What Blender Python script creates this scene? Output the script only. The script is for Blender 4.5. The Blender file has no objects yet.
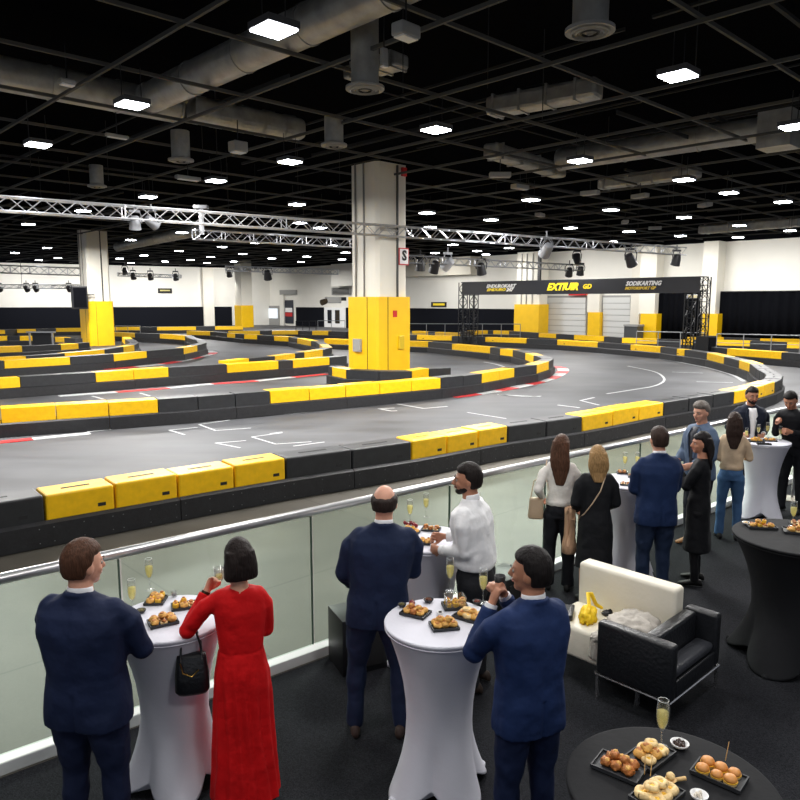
import bpy, bmesh, math, random
from mathutils import Vector, Matrix, noise
R = math.radians
random.seed(7)
SC = bpy.context.scene
COL = SC.collection
FPX = 715.0; CH = 3.05; TH = R(7.8)
V = Vector

# ---------- camera geometry ----------
def unp(px, py, z=0.0):
    ang = TH + math.atan((py-400)/FPX)
    D = (CH-z)/math.tan(ang)
    zc = D*math.cos(TH) + (CH-z)*math.sin(TH)
    return V(((px-400)/FPX*zc, D, z))
def atD(px, D, z):
    zc = D*math.cos(TH) + (CH-z)*math.sin(TH)
    return V(((px-400)/FPX*zc, D, z))
def zat(py, D):
    return CH - D*math.tan(TH + math.atan((py-400)/FPX))
dL = V((-0.69, 0.724, 0)).normalized()
dR = V((0.724, 0.69, 0)).normalized()

# ---------- materials ----------
MATS = {}
def srgb(c):
    return tuple((x/255/12.92 if x/255 <= .04045 else ((x/255+.055)/1.055)**2.4) for x in c)
def mat(name, col, rough=.6, metal=0, bump=0, scale=40, var=0.0, vscale=6, sheen=0, spec=None, stretch=None, emit=0, coat=0):
    if name in MATS: return MATS[name]
    m = bpy.data.materials.new(name); m.use_nodes = True
    nt = m.node_tree; b = nt.nodes['Principled BSDF']
    c = srgb(col)
    b.inputs['Base Color'].default_value = (*c, 1)
    b.inputs['Roughness'].default_value = rough
    b.inputs['Metallic'].default_value = metal
    if sheen: b.inputs['Sheen Weight'].default_value = sheen
    if coat: b.inputs['Coat Weight'].default_value = coat
    if spec is not None: b.inputs['Specular IOR Level'].default_value = spec
    tc = nt.nodes.new('ShaderNodeTexCoord')
    src = tc.outputs['Object']
    if stretch:
        mp = nt.nodes.new('ShaderNodeMapping'); mp.inputs['Scale'].default_value = stretch
        nt.links.new(src, mp.inputs['Vector']); src = mp.outputs['Vector']
    if var:
        n = nt.nodes.new('ShaderNodeTexNoise'); n.inputs['Scale'].default_value = vscale
        n.inputs['Detail'].default_value = 5
        nt.links.new(src, n.inputs['Vector'])
        r = nt.nodes.new('ShaderNodeValToRGB')
        r.color_ramp.elements[0].position = .3; r.color_ramp.elements[1].position = .7
        r.color_ramp.elements[0].color = (*[x*(1-var) for x in c], 1)
        r.color_ramp.elements[1].color = (*[min(1, x*(1+var)) for x in c], 1)
        nt.links.new(n.outputs['Fac'], r.inputs['Fac'])
        nt.links.new(r.outputs['Color'], b.inputs['Base Color'])
    if bump:
        n2 = nt.nodes.new('ShaderNodeTexNoise'); n2.inputs['Scale'].default_value = scale
        n2.inputs['Detail'].default_value = 3
        nt.links.new(src, n2.inputs['Vector'])
        bp = nt.nodes.new('ShaderNodeBump'); bp.inputs['Strength'].default_value = bump
        bp.inputs['Distance'].default_value = .02
        nt.links.new(n2.outputs['Fac'], bp.inputs['Height'])
        nt.links.new(bp.outputs['Normal'], b.inputs['Normal'])
    if emit:
        b.inputs['Emission Color'].default_value = (*c, 1)
        b.inputs['Emission Strength'].default_value = emit
    MATS[name] = m
    return m

# ---------- mesh builder ----------
class MB:
    def __init__(s): s.v = []; s.f = []
    def add(s, vs, fs):
        o = len(s.v); s.v += [V(p) for p in vs]; s.f += [[i+o for i in f] for f in fs]
    def box(s, c, d, rz=0, M=None):
        x, y, z = d[0]/2, d[1]/2, d[2]/2
        vs = [V((a*x, b*y, e*z)) for e in (-1, 1) for a, b in ((-1,-1),(1,-1),(1,1),(-1,1))]
        Rm = M if M is not None else Matrix.Rotation(rz, 3, 'Z')
        s.add([Rm @ v + V(c) for v in vs], [[3,2,1,0],[4,5,6,7],[0,1,5,4],[1,2,6,5],[2,3,7,6],[3,0,4,7]])
        return s
    def prism(s, poly, z0, z1):
        n = len(poly)
        vs = [(p[0], p[1], z0) for p in poly] + [(p[0], p[1], z1) for p in poly]
        s.add(vs, [list(range(n))[::-1], list(range(n, 2*n))] + [[i, (i+1) % n, (i+1) % n+n, i+n] for i in range(n)])
        return s
    def tube(s, pts, r, n=8, cap=True):
        pts = [V(p) for p in pts]; rs = r if isinstance(r, (list, tuple)) else [r]*len(pts)
        up = None; rings = []
        for i, p in enumerate(pts):
            t = (pts[min(i+1, len(pts)-1)] - pts[max(i-1, 0)])
            if t.length < 1e-9: t = V((0, 0, 1))
            t.normalize()
            if up is None:
                up = V((0, 0, 1)) if abs(t.z) < .9 else V((1, 0, 0))
            a = t.cross(up).normalized(); b = a.cross(t).normalized(); up = b
            rings.append([p + (a*math.cos(2*math.pi*k/n) + b*math.sin(2*math.pi*k/n))*rs[i] for k in range(n)])
        vs = [q for rg in rings for q in rg]; fs = []
        for i in range(len(pts)-1):
            for k in range(n):
                fs.append([i*n+k, (i+1)*n+k, (i+1)*n+(k+1) % n, i*n+(k+1) % n][::-1])
        if cap:
            fs.append(list(range(n))); fs.append([(len(pts)-1)*n+k for k in range(n)][::-1])
        s.add(vs, fs); return s
    def loft(s, rings, cap=True, closed=True):
        n = len(rings[0]); vs = [q for rg in rings for q in rg]; fs = []
        for i in range(len(rings)-1):
            for k in range(n if closed else n-1):
                fs.append([i*n+k, i*n+(k+1) % n, (i+1)*n+(k+1) % n, (i+1)*n+k])
        if cap:
            fs.append(list(range(n))[::-1]); fs.append([(len(rings)-1)*n+k for k in range(n)])
        s.add(vs, fs); return s
    def lathe(s, prof, c=(0, 0, 0), n=24, cap=True):
        c = V(c)
        return s.loft([[c + V((r*math.cos(2*math.pi*k/n), r*math.sin(2*math.pi*k/n), z)) for k in range(n)] for r, z in prof], cap)
    def ball(s, c, r, M=None, n=14, m=9):
        c = V(c); r = V(r) if not isinstance(r, (int, float)) else V((r, r, r))
        rings = []
        for i in range(m+1):
            a = math.pi*(i+.02)/(m+.04) - math.pi/2
            rg = []
            for k in range(n):
                p = V((r.x*math.cos(a)*math.cos(2*math.pi*k/n), r.y*math.cos(a)*math.sin(2*math.pi*k/n), r.z*math.sin(a)))
                rg.append((M @ p if M is not None else p) + c)
            rings.append(rg)
        return s.loft(rings)
    def build(s, name, m, parent=None, smooth=False, bevel=0, seg=2):
        me = bpy.data.meshes.new(name)
        me.from_pydata([tuple(v) for v in s.v], [], s.f)
        if bevel:
            bm = bmesh.new(); bm.from_mesh(me)
            es = [e for e in bm.edges if len(e.link_faces) == 2 and e.calc_face_angle(0) > .6]
            bmesh.ops.bevel(bm, geom=es, offset=bevel, segments=seg, affect='EDGES', profile=.5)
            bm.to_mesh(me); bm.free()
        me.materials.append(m)
        o = bpy.data.objects.new(name, me); COL.objects.link(o)
        if smooth:
            for p in me.polygons: p.use_smooth = True
            if smooth != 'all':
                try: me.set_sharp_from_angle(angle=R(40))
                except Exception: pass
        if parent is not None: o.parent = parent
        return o
def obox(name, c, d, m, parent=None, rz=0, bevel=0):
    return MB().box(c, d, rz).build(name, m, parent, bevel=bevel)
def empty(name, loc=(0, 0, 0), rz=0):
    o = bpy.data.objects.new(name, None); COL.objects.link(o); o.location = loc; o.rotation_euler = (0, 0, rz)
    o.empty_display_size = .2
    return o
def tag(o, label=None, cat=None, group=None, kind=None):
    if label: o['label'] = label
    if cat: o['category'] = cat
    if group: o['group'] = group
    if kind: o['kind'] = kind
    return o
def thing(name, label, cat, loc=(0, 0, 0), rz=0, group=None):
    return tag(empty(name, loc, rz), label, cat, group)
def copy_tree(o, parent=None):
    c = o.copy(); COL.objects.link(c)
    if parent is not None: c.parent = parent
    for ch in [x for x in o.children]: copy_tree(ch, c)
    return c
def struct(o):
    o['kind'] = 'structure'; return o
ORD = ['first', 'second', 'third', 'fourth', 'fifth', 'sixth', 'seventh', 'eighth', 'ninth', 'tenth', 'eleventh', 'twelfth',
       'thirteenth', 'fourteenth', 'fifteenth', 'sixteenth', 'seventeenth', 'eighteenth', 'nineteenth', 'twentieth']
def ordn(i):
    if i < 20: return ORD[i]
    n = i+1
    return '%d%s' % (n, 'th' if 10 < n % 100 < 20 else {1: 'st', 2: 'nd', 3: 'rd'}.get(n % 10, 'th'))
def text_mesh(s, size, m, parent, M, name, shear=0.0, depth=.01, bold=0.0, sx=1.0):
    cu = bpy.data.curves.new(name, 'FONT'); cu.body = s; cu.size = size; cu.align_x = 'CENTER'; cu.align_y = 'CENTER'
    cu.extrude = depth; cu.shear = shear; cu.offset = bold; cu.resolution_u = 2
    o = bpy.data.objects.new(name, cu); COL.objects.link(o)
    dg = bpy.context.evaluated_depsgraph_get()
    me = bpy.data.meshes.new_from_object(o.evaluated_get(dg)); COL.objects.unlink(o); bpy.data.objects.remove(o)
    me.transform(Matrix.Diagonal((sx, 1, 1, 1)))
    me.materials.clear(); me.materials.append(m)
    q = bpy.data.objects.new(name, me); COL.objects.link(q); q.matrix_world = M
    q.matrix_local = M
    if parent is not None: q.parent = parent
    return q
# ================= MATERIALS =================
YEL = mat('yellow_plastic', (240, 188, 5), .42, var=.08, vscale=9)
BLK = mat('black_plastic', (34, 35, 38), .5, var=.2, vscale=8)
RAILB = mat('black_rubber_rail', (28, 28, 31), .55, var=.3, vscale=10, bump=.2, scale=30)
BOLT = mat('steel_bolt', (120, 120, 122), .5, .4)
SLOT = mat('dark_slot', (22, 22, 22), .8)
WALLM = mat('white_wall_paint', (232, 230, 222), .7, var=.03, vscale=.6)
COLM = mat('cream_column_paint', (226, 222, 210), .6, var=.04, vscale=1)
YPAINT = mat('yellow_column_paint', (242, 192, 8), .45, var=.04, vscale=2)
DARKW = mat('black_wall_cladding', (17, 19, 26), .8, spec=.1)
CURT = mat('black_curtain', (10, 11, 15), .9, spec=.05)
ALU = mat('truss_aluminium', (182, 184, 189), .35, .7)
BLKMET = mat('black_metal', (24, 25, 28), .45, .3)
STEEL = mat('steel', (190, 190, 192), .3, .9)
DUCT = mat('galvanised_duct', (158, 158, 154), .42, .45, var=.2, vscale=3, bump=.3, scale=12)
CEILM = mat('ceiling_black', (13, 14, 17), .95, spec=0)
BEAMM = mat('ceiling_beam_grey', (80, 80, 78), .7, spec=.1)
GREYM = mat('fitting_grey', (150, 150, 148), .6)
RED = mat('red_paint', (196, 26, 30), .5)
WHT = mat('white_paint', (235, 235, 235), .5)
WHTM = mat('track_marking_white', (178, 180, 181), .6, var=.15, vscale=8)
REDM = mat('track_marking_red', (190, 40, 42), .6, var=.15, vscale=8)
DOORM = mat('roller_door_panel', (205, 206, 204), .5)
LAMP = mat('lamp_diffuser', (245, 249, 255), .5, emit=26)
BLACKT = mat('black_letters', (15, 15, 15), .6)
YTXT = mat('yellow_letters', (255, 224, 40), .5)

def floor_mat():
    m = bpy.data.materials.new('concrete_floor'); m.use_nodes = True; nt = m.node_tree; b = nt.nodes['Principled BSDF']
    N = nt.nodes.new; L = nt.links.new
    tc = N('ShaderNodeTexCoord')
    n1 = N('ShaderNodeTexNoise'); n1.inputs['Scale'].default_value = .9; n1.inputs['Detail'].default_value = 8
    n2 = N('ShaderNodeTexNoise'); n2.inputs['Scale'].default_value = 40; n2.inputs['Detail'].default_value = 4
    L(tc.outputs['Object'], n1.inputs['Vector']); L(tc.outputs['Object'], n2.inputs['Vector'])
    mx = N('ShaderNodeMath'); mx.operation = 'MULTIPLY_ADD'; mx.inputs[1].default_value = .35
    L(n2.outputs['Fac'], mx.inputs[0]); L(n1.outputs['Fac'], mx.inputs[2])
    r = N('ShaderNodeValToRGB'); r.color_ramp.elements[0].position = .45; r.color_ramp.elements[1].position = .9
    r.color_ramp.elements[0].color = (*srgb((68, 65, 58)), 1); r.color_ramp.elements[1].color = (*srgb((90, 86, 78)), 1)
    L(mx.outputs[0], r.inputs['Fac'])
    mp = N('ShaderNodeMapping'); mp.inputs['Rotation'].default_value = (0, 0, R(-43.5))
    L(tc.outputs['Object'], mp.inputs['Vector'])
    br = N('ShaderNodeTexBrick'); br.offset = 0; br.inputs['Scale'].default_value = 1
    br.inputs['Brick Width'].default_value = 3.2; br.inputs['Row Height'].default_value = 2.1
    br.inputs['Mortar Size'].default_value = .012; br.inputs['Color1'].default_value = (1, 1, 1, 1); br.inputs['Color2'].default_value = (1, 1, 1, 1)
    br.inputs['Mortar'].default_value = (.6, .6, .6, 1)
    L(mp.outputs['Vector'], br.inputs['Vector'])
    mm = N('ShaderNodeMix'); mm.data_type = 'RGBA'; mm.blend_type = 'MULTIPLY'; mm.inputs[0].default_value = 1
    L(r.outputs['Color'], mm.inputs[6]); L(br.outputs['Color'], mm.inputs[7]); L(mm.outputs[2], b.inputs['Base Color'])
    b.inputs['Roughness'].default_value = .5
    return m
def track_mat():
    m = bpy.data.materials.new('track_surface'); m.use_nodes = True; nt = m.node_tree; b = nt.nodes['Principled BSDF']
    N = nt.nodes.new; L = nt.links.new
    tc = N('ShaderNodeTexCoord'); mp = N('ShaderNodeMapping'); mp.inputs['Rotation'].default_value = (0, 0, R(-40)); mp.inputs['Scale'].default_value = (.25, 1.6, 1)
    L(tc.outputs['Object'], mp.inputs['Vector'])
    n1 = N('ShaderNodeTexNoise'); n1.inputs['Scale'].default_value = .8; n1.inputs['Detail'].default_value = 9; n1.inputs['Roughness'].default_value = .6
    L(mp.outputs['Vector'], n1.inputs['Vector'])
    n2 = N('ShaderNodeTexNoise'); n2.inputs['Scale'].default_value = .25; n2.inputs['Detail'].default_value = 4
    L(tc.outputs['Object'], n2.inputs['Vector'])
    ad = N('ShaderNodeMath'); ad.operation = 'ADD'; L(n1.outputs['Fac'], ad.inputs[0]); L(n2.outputs['Fac'], ad.inputs[1])
    r = N('ShaderNodeValToRGB'); r.color_ramp.elements[0].position = .7; r.color_ramp.elements[1].position = 1.3
    r.color_ramp.elements[1].position = 1.0
    r.color_ramp.elements[0].color = (*srgb((50, 51, 54)), 1); r.color_ramp.elements[1].color = (*srgb((78, 79, 82)), 1)
    sc = N('ShaderNodeMath'); sc.operation = 'MULTIPLY'; sc.inputs[1].default_value = .85
    L(ad.outputs[0], sc.inputs[0]); L(sc.outputs[0], r.inputs['Fac']); L(r.outputs['Color'], b.inputs['Base Color'])
    r2 = N('ShaderNodeMapRange'); r2.inputs[3].default_value = .5; r2.inputs[4].default_value = .7
    L(n1.outputs['Fac'], r2.inputs[0]); L(r2.outputs[0], b.inputs['Roughness'])
    return m
# ================= SHELL =================
struct(MB().box((0, 45, -.1), (150, 150, .2)).build('floor', floor_mat()))
# right-hand back wall runs along dL, left back wall meets it at a corner
WA = V((14.2, 64, 0))
cornerP = WA + dL*46.0
rightEnd = WA - dL*24
leftDir = V((-.85, -.48, 0)).normalized()
leftEnd = cornerP + leftDir*46
def wall_slab(name, a, b, z0, z1, m, out, parent=None, th=.3):
    n = V((-(b-a).y, (b-a).x, 0)).normalized()
    if n.dot(out) < 0: n = -n
    return MB().prism([a, b, b+n*th, a+n*th], z0, z1).build(name, m, parent)
outR = dR
outL = V((-.48, .85, 0))
CEILZ = 7.45
wr = struct(wall_slab('wall_right', cornerP, rightEnd, 0, 9.8, WALLM, outR))
wl = struct(wall_slab('wall_left', leftEnd, cornerP, 0, 9.8, WALLM, outL))
def on_right(px, z=2.0, off=0.0):
    """point of the right-hand back wall seen in column px, pushed off towards the room"""
    k = (px-400)/FPX
    # (WA + dL*t - dR*off): X = k*(Y cosTH + (CH-z) sinTH)
    c, s = math.cos(TH), (CH-z)*math.sin(TH)
    A = WA - dR*off
    t = (k*(A.y*c + s) - A.x)/(dL.x - k*c*dL.y)
    p = A + dL*t; p.z = z; return p
def on_left(px, z=2.0, off=0.0):
    k = (px-400)/FPX; n = V((-leftDir.y, leftDir.x, 0))
    if n.y > 0: n = -n
    c, s = math.cos(TH), (CH-z)*math.sin(TH)
    A = cornerP + n*off
    t = (k*(A.y*c + s) - A.x)/(leftDir.x - k*c*leftDir.y)
    p = A + leftDir*t; p.z = z; return p
# ceiling
ce = struct(MB().box((0, 50, 9.9), (150, 150, .2)).build('ceiling', CEILM))
# upper wall above the ceiling grid: near-black sheets paint in the plenum's shade
struct(wall_slab('trim_shade_1', cornerP-dR*.02-dL*0, rightEnd-dR*.02, CEILZ, 9.8, CEILM, -outR, th=.05))
struct(wall_slab('trim_shade_2', leftEnd-outL*.02, cornerP-outL*.02, CEILZ, 9.8, CEILM, -outL, th=.05))
def bar(mb, c, d, L, w, h):
    M = Matrix(((d.x, -d.y, 0), (d.y, d.x, 0), (0, 0, 1)))
    mb.box(c, (L, w, h), M=M)
def inside_len(p, d):
    """length both ways so that the bar ends inside the walls"""
    lo, hi = -30, 90
    def ok(q):
        return (q-WA).dot(dR) < -.1 and (q-cornerP).dot(outL) < -.1
    t0 = 0
    while t0 < 90 and not ok(p+d*t0): t0 += 1
    a = t0
    while a > -70 and ok(p+d*(a-1)): a -= 1
    b = t0
    while b < 110 and ok(p+d*(b+1)): b += 1
    return a, b
for fam, (d, e) in enumerate(((dL, dR), (dR, dL))):
    for k in range(-14, 26):
        base = V((0.6, 12.6, 0)) + e*(k*3.05)
        if (base-WA).dot(dR) > -.2 and fam == 0: continue
        a, b = inside_len(base - d*0, d)
        if b-a < 4: continue
        a = max(a, -24); b = min(b, 95)
        mb = MB(); c = base + d*(a+b)/2; c.z = 7.62 + fam*.09
        bar(mb, c, d, b-a, .058, .07)
        mb.build('ceiling_beam', BEAMM, ce)
rnd = random.Random(3)
mb = MB()
for k in range(150):
    fam = rnd.random() < .55
    d, e = (dL, dR) if fam else (dR, dL)
    base = V((0, 14, 0)) + e*rnd.uniform(-28, 62) + d*rnd.uniform(-30, 60)
    if (base-WA).dot(dR) > -6 or (base-cornerP).dot(outL) > -6: continue
    a, b = inside_len(base, d); L = min(rnd.uniform(5, 22), max(1, b))
    c = base + d*L/2; c.z = rnd.uniform(7.9, 9.3)
    bar(mb, c, d, L, rnd.uniform(.03, .09), rnd.uniform(.03, .12))
for k in range(110):
    p = V((rnd.uniform(-35, 25), rnd.uniform(9, 60), 0))
    if (p-WA).dot(dR) > -3: continue
    mb.box((p.x, p.y, 8.7), (.02, .02, 2.2))
pw = mb.build('pipework', mat('pipework_dark_grey', (52, 53, 54), .7, spec=.1), ce); pw['kind'] = 'stuff'
# ---- wall details ----
def rpanel(name, px0, px1, z0, z1, off, th, m, parent=None, kind=None):
    a = on_right(px0, (z0+z1)/2, off+th); b = on_right(px1, (z0+z1)/2, off+th)
    a.z = b.z = 0
    o = MB().prism([a, b, b+dR*th, a+dR*th], z0, z1).build(name, m, parent)
    return o
def lpanel(name, px0, px1, z0, z1, off, th, m, parent=None):
    a = on_left(px0, (z0+z1)/2, off+th); b = on_left(px1, (z0+z1)/2, off+th); a.z = b.z = 0
    n = V((-leftDir.y, leftDir.x, 0)); n = n if n.y > 0 else -n
    return MB().prism([a, b, b+n*th, a+n*th], z0, z1).build(name, m, parent)
struct(lpanel('trim_3', -70, 232, 0, 2.45, .02, .15, DARKW))
struct(lpanel('trim_4', 203.5, 214, 0, 7.4, .03, .5, COLM))
struct(rpanel('trim_5', 296, 324, 0, 2.4, .02, .15, DARKW))
struct(rpanel('trim_6', 346, 519, 0, 2.4, .02, .15, DARKW))
struct(rpanel('trim_7', 252, 266, 0, 2.4, .02, .15, DARKW))
struct(rpanel('trim_8', 400, 470.5, 5.7, 7.44, .02, 1.2, mat('beige_bulkhead', (205, 200, 186), .7)))
struct(rpanel('trim_9', 331, 352, 4.9, 7.44, .02, 1.4, WALLM))
# louvre under the bulkhead box
lv = thing('vent_louvre', 'grey louvred vent high on the white wall left of the central column', 'vent')
rpanel('frame', 331.5, 350, 3.9, 4.75, .02, .2, GREYM, lv)
for k in range(5): rpanel('slat', 332.5, 349, 4.0+k*.15, 4.07+k*.15, .24, .06, BLKMET, lv)
# glazed white doors + poster on the far wall
def rdoor(n, px0, px1, z1, glass):
    d = struct(rpanel('door_%d' % n, px0, px1, 0, z1, .02, .12, WHT))
    for g0, g1, a, b in glass: rpanel('pane', g0, g1, a, b, .15, .03, mat('dark_door_glass', (34, 38, 46), .15), d)
rdoor(1, 324, 345.5, 2.4, [(327.5, 331.5, .5, 2.1), (335, 339.5, .5, 2.1)])
w = struct(rpanel('window_1', 265, 279, 0, 2.55, .02, .14, GREYM))
rpanel('pane', 267, 277.5, .9, 2.2, .17, .03, mat('bright_window', (225, 232, 240), .2, emit=.6), w)
struct(rpanel('trim_shade_10', 279.5, 283.6, 0, 4.5, .02, .3, WALLM))
struct(rpanel('trim_shade_11', 279.5, 295, 4.0, 4.6, .02, .35, GREYM))
po = thing('poster', 'tall dark poster with a red band beside the far doors', 'poster')
rpanel('board', 284.4, 293, .3, 3.3, .04, .08, mat('poster_navy', (30, 36, 52), .5), po)
rpanel('red_band', 285.2, 292.2, 1.2, 1.7, .13, .02, RED, po)
rpanel('white_band', 285.2, 292.2, 1.75, 2.3, .13, .02, WHT, po)
# small black signs on the walls
def sign_l(px0, px1, z0, z1):
    s = thing('wall_sign', 'small black sign with pale lettering on the left white wall', 'sign')
    lpanel('board', px0, px1, z0, z1, .02, .08, BLACKT, s)
    lpanel('lettering', px0+2, px1-2, z0+.22*(z1-z0)+.12, z1-.3*(z1-z0), .11, .02, mat('pale_gold_letters', (190, 180, 110), .5), s)
sign_l(158, 172, 4.15, 4.75)
s = thing('wall_sign', 'small black sign with yellow lettering right of the central column, above the black wall', 'sign')
rpanel('board', 431, 446, 2.55, 3.05, .02, .08, BLACKT, s)
rpanel('lettering', 433, 444.5, 2.7, 2.92, .11, .02, YTXT, s)
# roller doors
def roller(n, px0, px1, z1):
    d = struct(rpanel('door_%d' % n, px0-1.5, px1+1.5, 0, z1+.15, .02, .1, GREYM))
    h = z1/7
    for k in range(7): rpanel('slat_panel', px0, px1, k*h+.02, (k+1)*h-.02, .13, .06, DOORM, d)
roller(2, 547, 585.5, 3.45); roller(3, 603, 630, 3.45)
# pillars of the right-hand wall
def pillar(px0, px1, zy, th, top=CEILZ, lbl='', yel0=None, yel1=None):
    t = thing('wall_pillar', lbl, 'pillar')
    rpanel('shaft', px0, px1, zy, top, .02, th, COLM, t)
    rpanel('yellow_base', yel0 or px0, yel1 or px1, 0, zy, .02, th+.08, YPAINT, t)
    return t
pillar(587.5, 599.5, 2.2, .5, 4.5, 'short white pillar with yellow base between the two roller doors')
pillar(631, 640, 0.02, .35, CEILZ, 'plain white pillar edge right of the second roller door')
pillar(640, 656, 2.15, 1.2, CEILZ, 'white pillar with yellow base right of the roller doors')
pillar(702, 717, 2.2, 1.3, CEILZ, 'white pillar with yellow base behind the right end of the arch')
pillar(538, 545, 2.3, .5, 6.8, 'narrow white pillar with yellow base left of the first roller door')
t = thing('wall_pillar', 'broad cream pillar with pipes and large yellow base behind the arch banner', 'pillar')
rpanel('shaft', 517, 540, 2.8, CEILZ, .5, 1.2, COLM, t)
rpanel('yellow_base', 514, 538.5, 0, 2.85, .45, 1.5, YPAINT, t)
for px in (521, 526, 532): rpanel('conduit', px, px+.6, 2.8, 7.3, 1.75, .06, GREYM, t)
rpanel('duct', 537.5, 540, 3.7, 7.3, 1.75, .2, BLKMET, t)
# curtains: pleated drapes along the right wall
def curtain(px0, px1, z1, lbl):
    a = on_right(px0, 2, .5); b = on_right(px1, 2, .5); a.z = b.z = 0
    n = max(40, int((b-a).length*9)); mb = MB(); front = []; back = []
    for i in range(n+1):
        p = a.lerp(b, i/n) - dR*(.09*math.sin(i*1.1) + .05*math.sin(i*.37+1))
        front.append(p); back.append(p+dR*.03)
    poly = front + back[::-1]
    vs = [(p.x, p.y, .05) for p in front] + [(p.x, p.y, z1) for p in front] + [(p.x, p.y, .05) for p in back] + [(p.x, p.y, z1) for p in back]
    m = n+1; fs = []
    for i in range(n):
        fs += [[i, i+1, m+i+1, m+i], [2*m+i, 3*m+i, 3*m+i+1, 2*m+i+1], [m+i, m+i+1, 3*m+i+1, 3*m+i], [i, 2*m+i, 2*m+i+1, i+1]]
    mb.add(vs, fs)
    t = thing('stage_curtain', lbl, 'curtain')
    mb.build('drape', CURT, t, smooth='all')
    mb = MB().tube([a+V((0, 0, z1)), b+V((0, 0, z1))], .04); mb.build('curtain_rail', BLKMET, t)
curtain(656.5, 700, 3.9, 'black pleated curtain seen through the arch beside its right tower')
curtain(719, 860, 3.8, 'long black pleated curtain along the right white wall')
# red sign over the roller door
s = thing('hanging_sign', 'red and orange sign hanging above the first roller door', 'sign')
rpanel('board', 568.5, 585, 3.62, 4.12, .4, .1, RED, s)
rpanel('orange_patch', 586, 592, 3.64, 4.10, .4, .1, mat('orange_red', (225, 82, 30), .5), s)
rpanel('lettering', 572, 582, 3.78, 3.98, .52, .02, BLACKT, s)
g = thing('generator_cabinet', 'dark grey wheeled equipment cabinet in front of the second roller door', 'cabinet')
rpanel('body', 624, 637, .2, 1.15, 1.4, 1.0, mat('cabinet_grey', (70, 72, 74), .5), g)
rpanel('lid', 623.5, 637.5, 1.15, 1.3, 1.35, 1.1, GREYM, g)
rpanel('plinth', 625, 636, 0, .2, 1.5, .8, BLKMET, g)

# ================= FREE-STANDING COLUMNS =================
def column(px, D, side, zy, ztop, lbl, full=True):
    p = atD(px, D, 0); p.z = 0
    ang = math.atan2(dR.y, dR.x)
    t = thing('concrete_column', lbl, 'column', p, ang)
    h = side/2
    ch = .12
    def octo(h, c): return [(-h+c, -h), (h-c, -h), (h, -h+c), (h, h-c), (h-c, h), (-h+c, h), (-h, h-c), (-h, -h+c)]
    MB().prism(octo(h, ch if full else .05), zy, ztop).build('shaft', COLM, t)
    MB().prism(octo(h+.1, .08), 0, zy).build('yellow_cladding', YPAINT, t)
    if full:
        for x, y, w in ((-h-.02, -.05, .05), (-h-.02, h-.35, .07)):
            MB().box((x, y, (zy+ztop)/2), (w, .05, ztop-zy)).build('conduit', mat('conduit_grey', (120, 118, 112), .5), t)
        MB().box((.2, -h-.03, ztop/2+.1), (.06, .06, ztop-.3)).build('conduit', mat('conduit_dark', (60, 60, 58), .5), t)
        for q in (-.35,): MB().box((q, -h-.105, zy/2), (.015, .02, zy)).build('cladding_joint', SLOT, t)
        MB().box((-h-.105, -.3, zy/2), (.02, .015, zy)).build('cladding_joint', SLOT, t)
    return t
c1 = column(379.5, 27.2, 1.52, 3.24, 8.0, 'large central cream column with tall yellow cladding ringed by barrier blocks')
h = .76
# local frame: x along dR, y along dL. camera-facing faces are x=-h (left face) and y=-h (right face)
MB().box((-h-.13, .22, 1.45), (.16, .42, .48)).build('switch_box', GREYM, c1, bevel=.02)
MB().box((.3, -h-.13, 1.55), (.26, .1, .5)).build('switch_box', mat('yellow_box_dull', (205, 175, 30), .5), c1, bevel=.02)
MB().box((0.0, -h-.11, 2.62), (.2, .02, .24)).build('red_sign', RED, c1)
MB().box((-.6, -h-.06, 7.6), (.22, .1, .26)).build('alarm_box', RED, c1) if False else MB().box((.5, -h-.06, 7.75), (.2, .1, .3)).build('alarm_box', RED, c1)
sg = MB().box((.52, -h-.03, 4.72), (.5, .03, .62)).build('hose_sign', RED, c1)
MB().box((.52, -h-.05, 4.72), (.42, .02, .54)).build('sign_panel', WHT, sg)
Ms = Matrix.Translation((.52, -h-.065, 4.74)) @ Matrix.Rotation(R(90), 4, 'X')
text_mesh('S', .5, BLACKT, sg, Ms, 'sign_letter', bold=.02)
MB().box((-.2, -h-.03, 5.65), (.9, .015, .12)).build('grey_band', mat('band_grey', (176, 172, 162), .7), c1)  # flat grey band across the right face of the shaft
c2 = column(98.5, 51, 1.55, 3.1, 8.0, 'left cream column with yellow cladding and a black loudspeaker on its side')
c3 = column(244.5, 88, 1.5, 2.65, 8.0, 'small distant cream column with yellow base left of the far doors', full=False)
sp = thing('wall_speaker', 'black loudspeaker box mounted beside the left column', 'speaker', atD(79.5, 49, 3.35), R(30))
MB().box((0, 0, 0), (1.0, .5, 1.55)).build('cabinet', BLKMET, sp, bevel=.05)
MB().box((0, -.27, 0), (.8, .04, 1.3)).build('grille', CURT, sp)
MB().tube([(0, .2, .2), (1.0, .5, .2)], .05).build('bracket', STEEL, sp)

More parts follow.
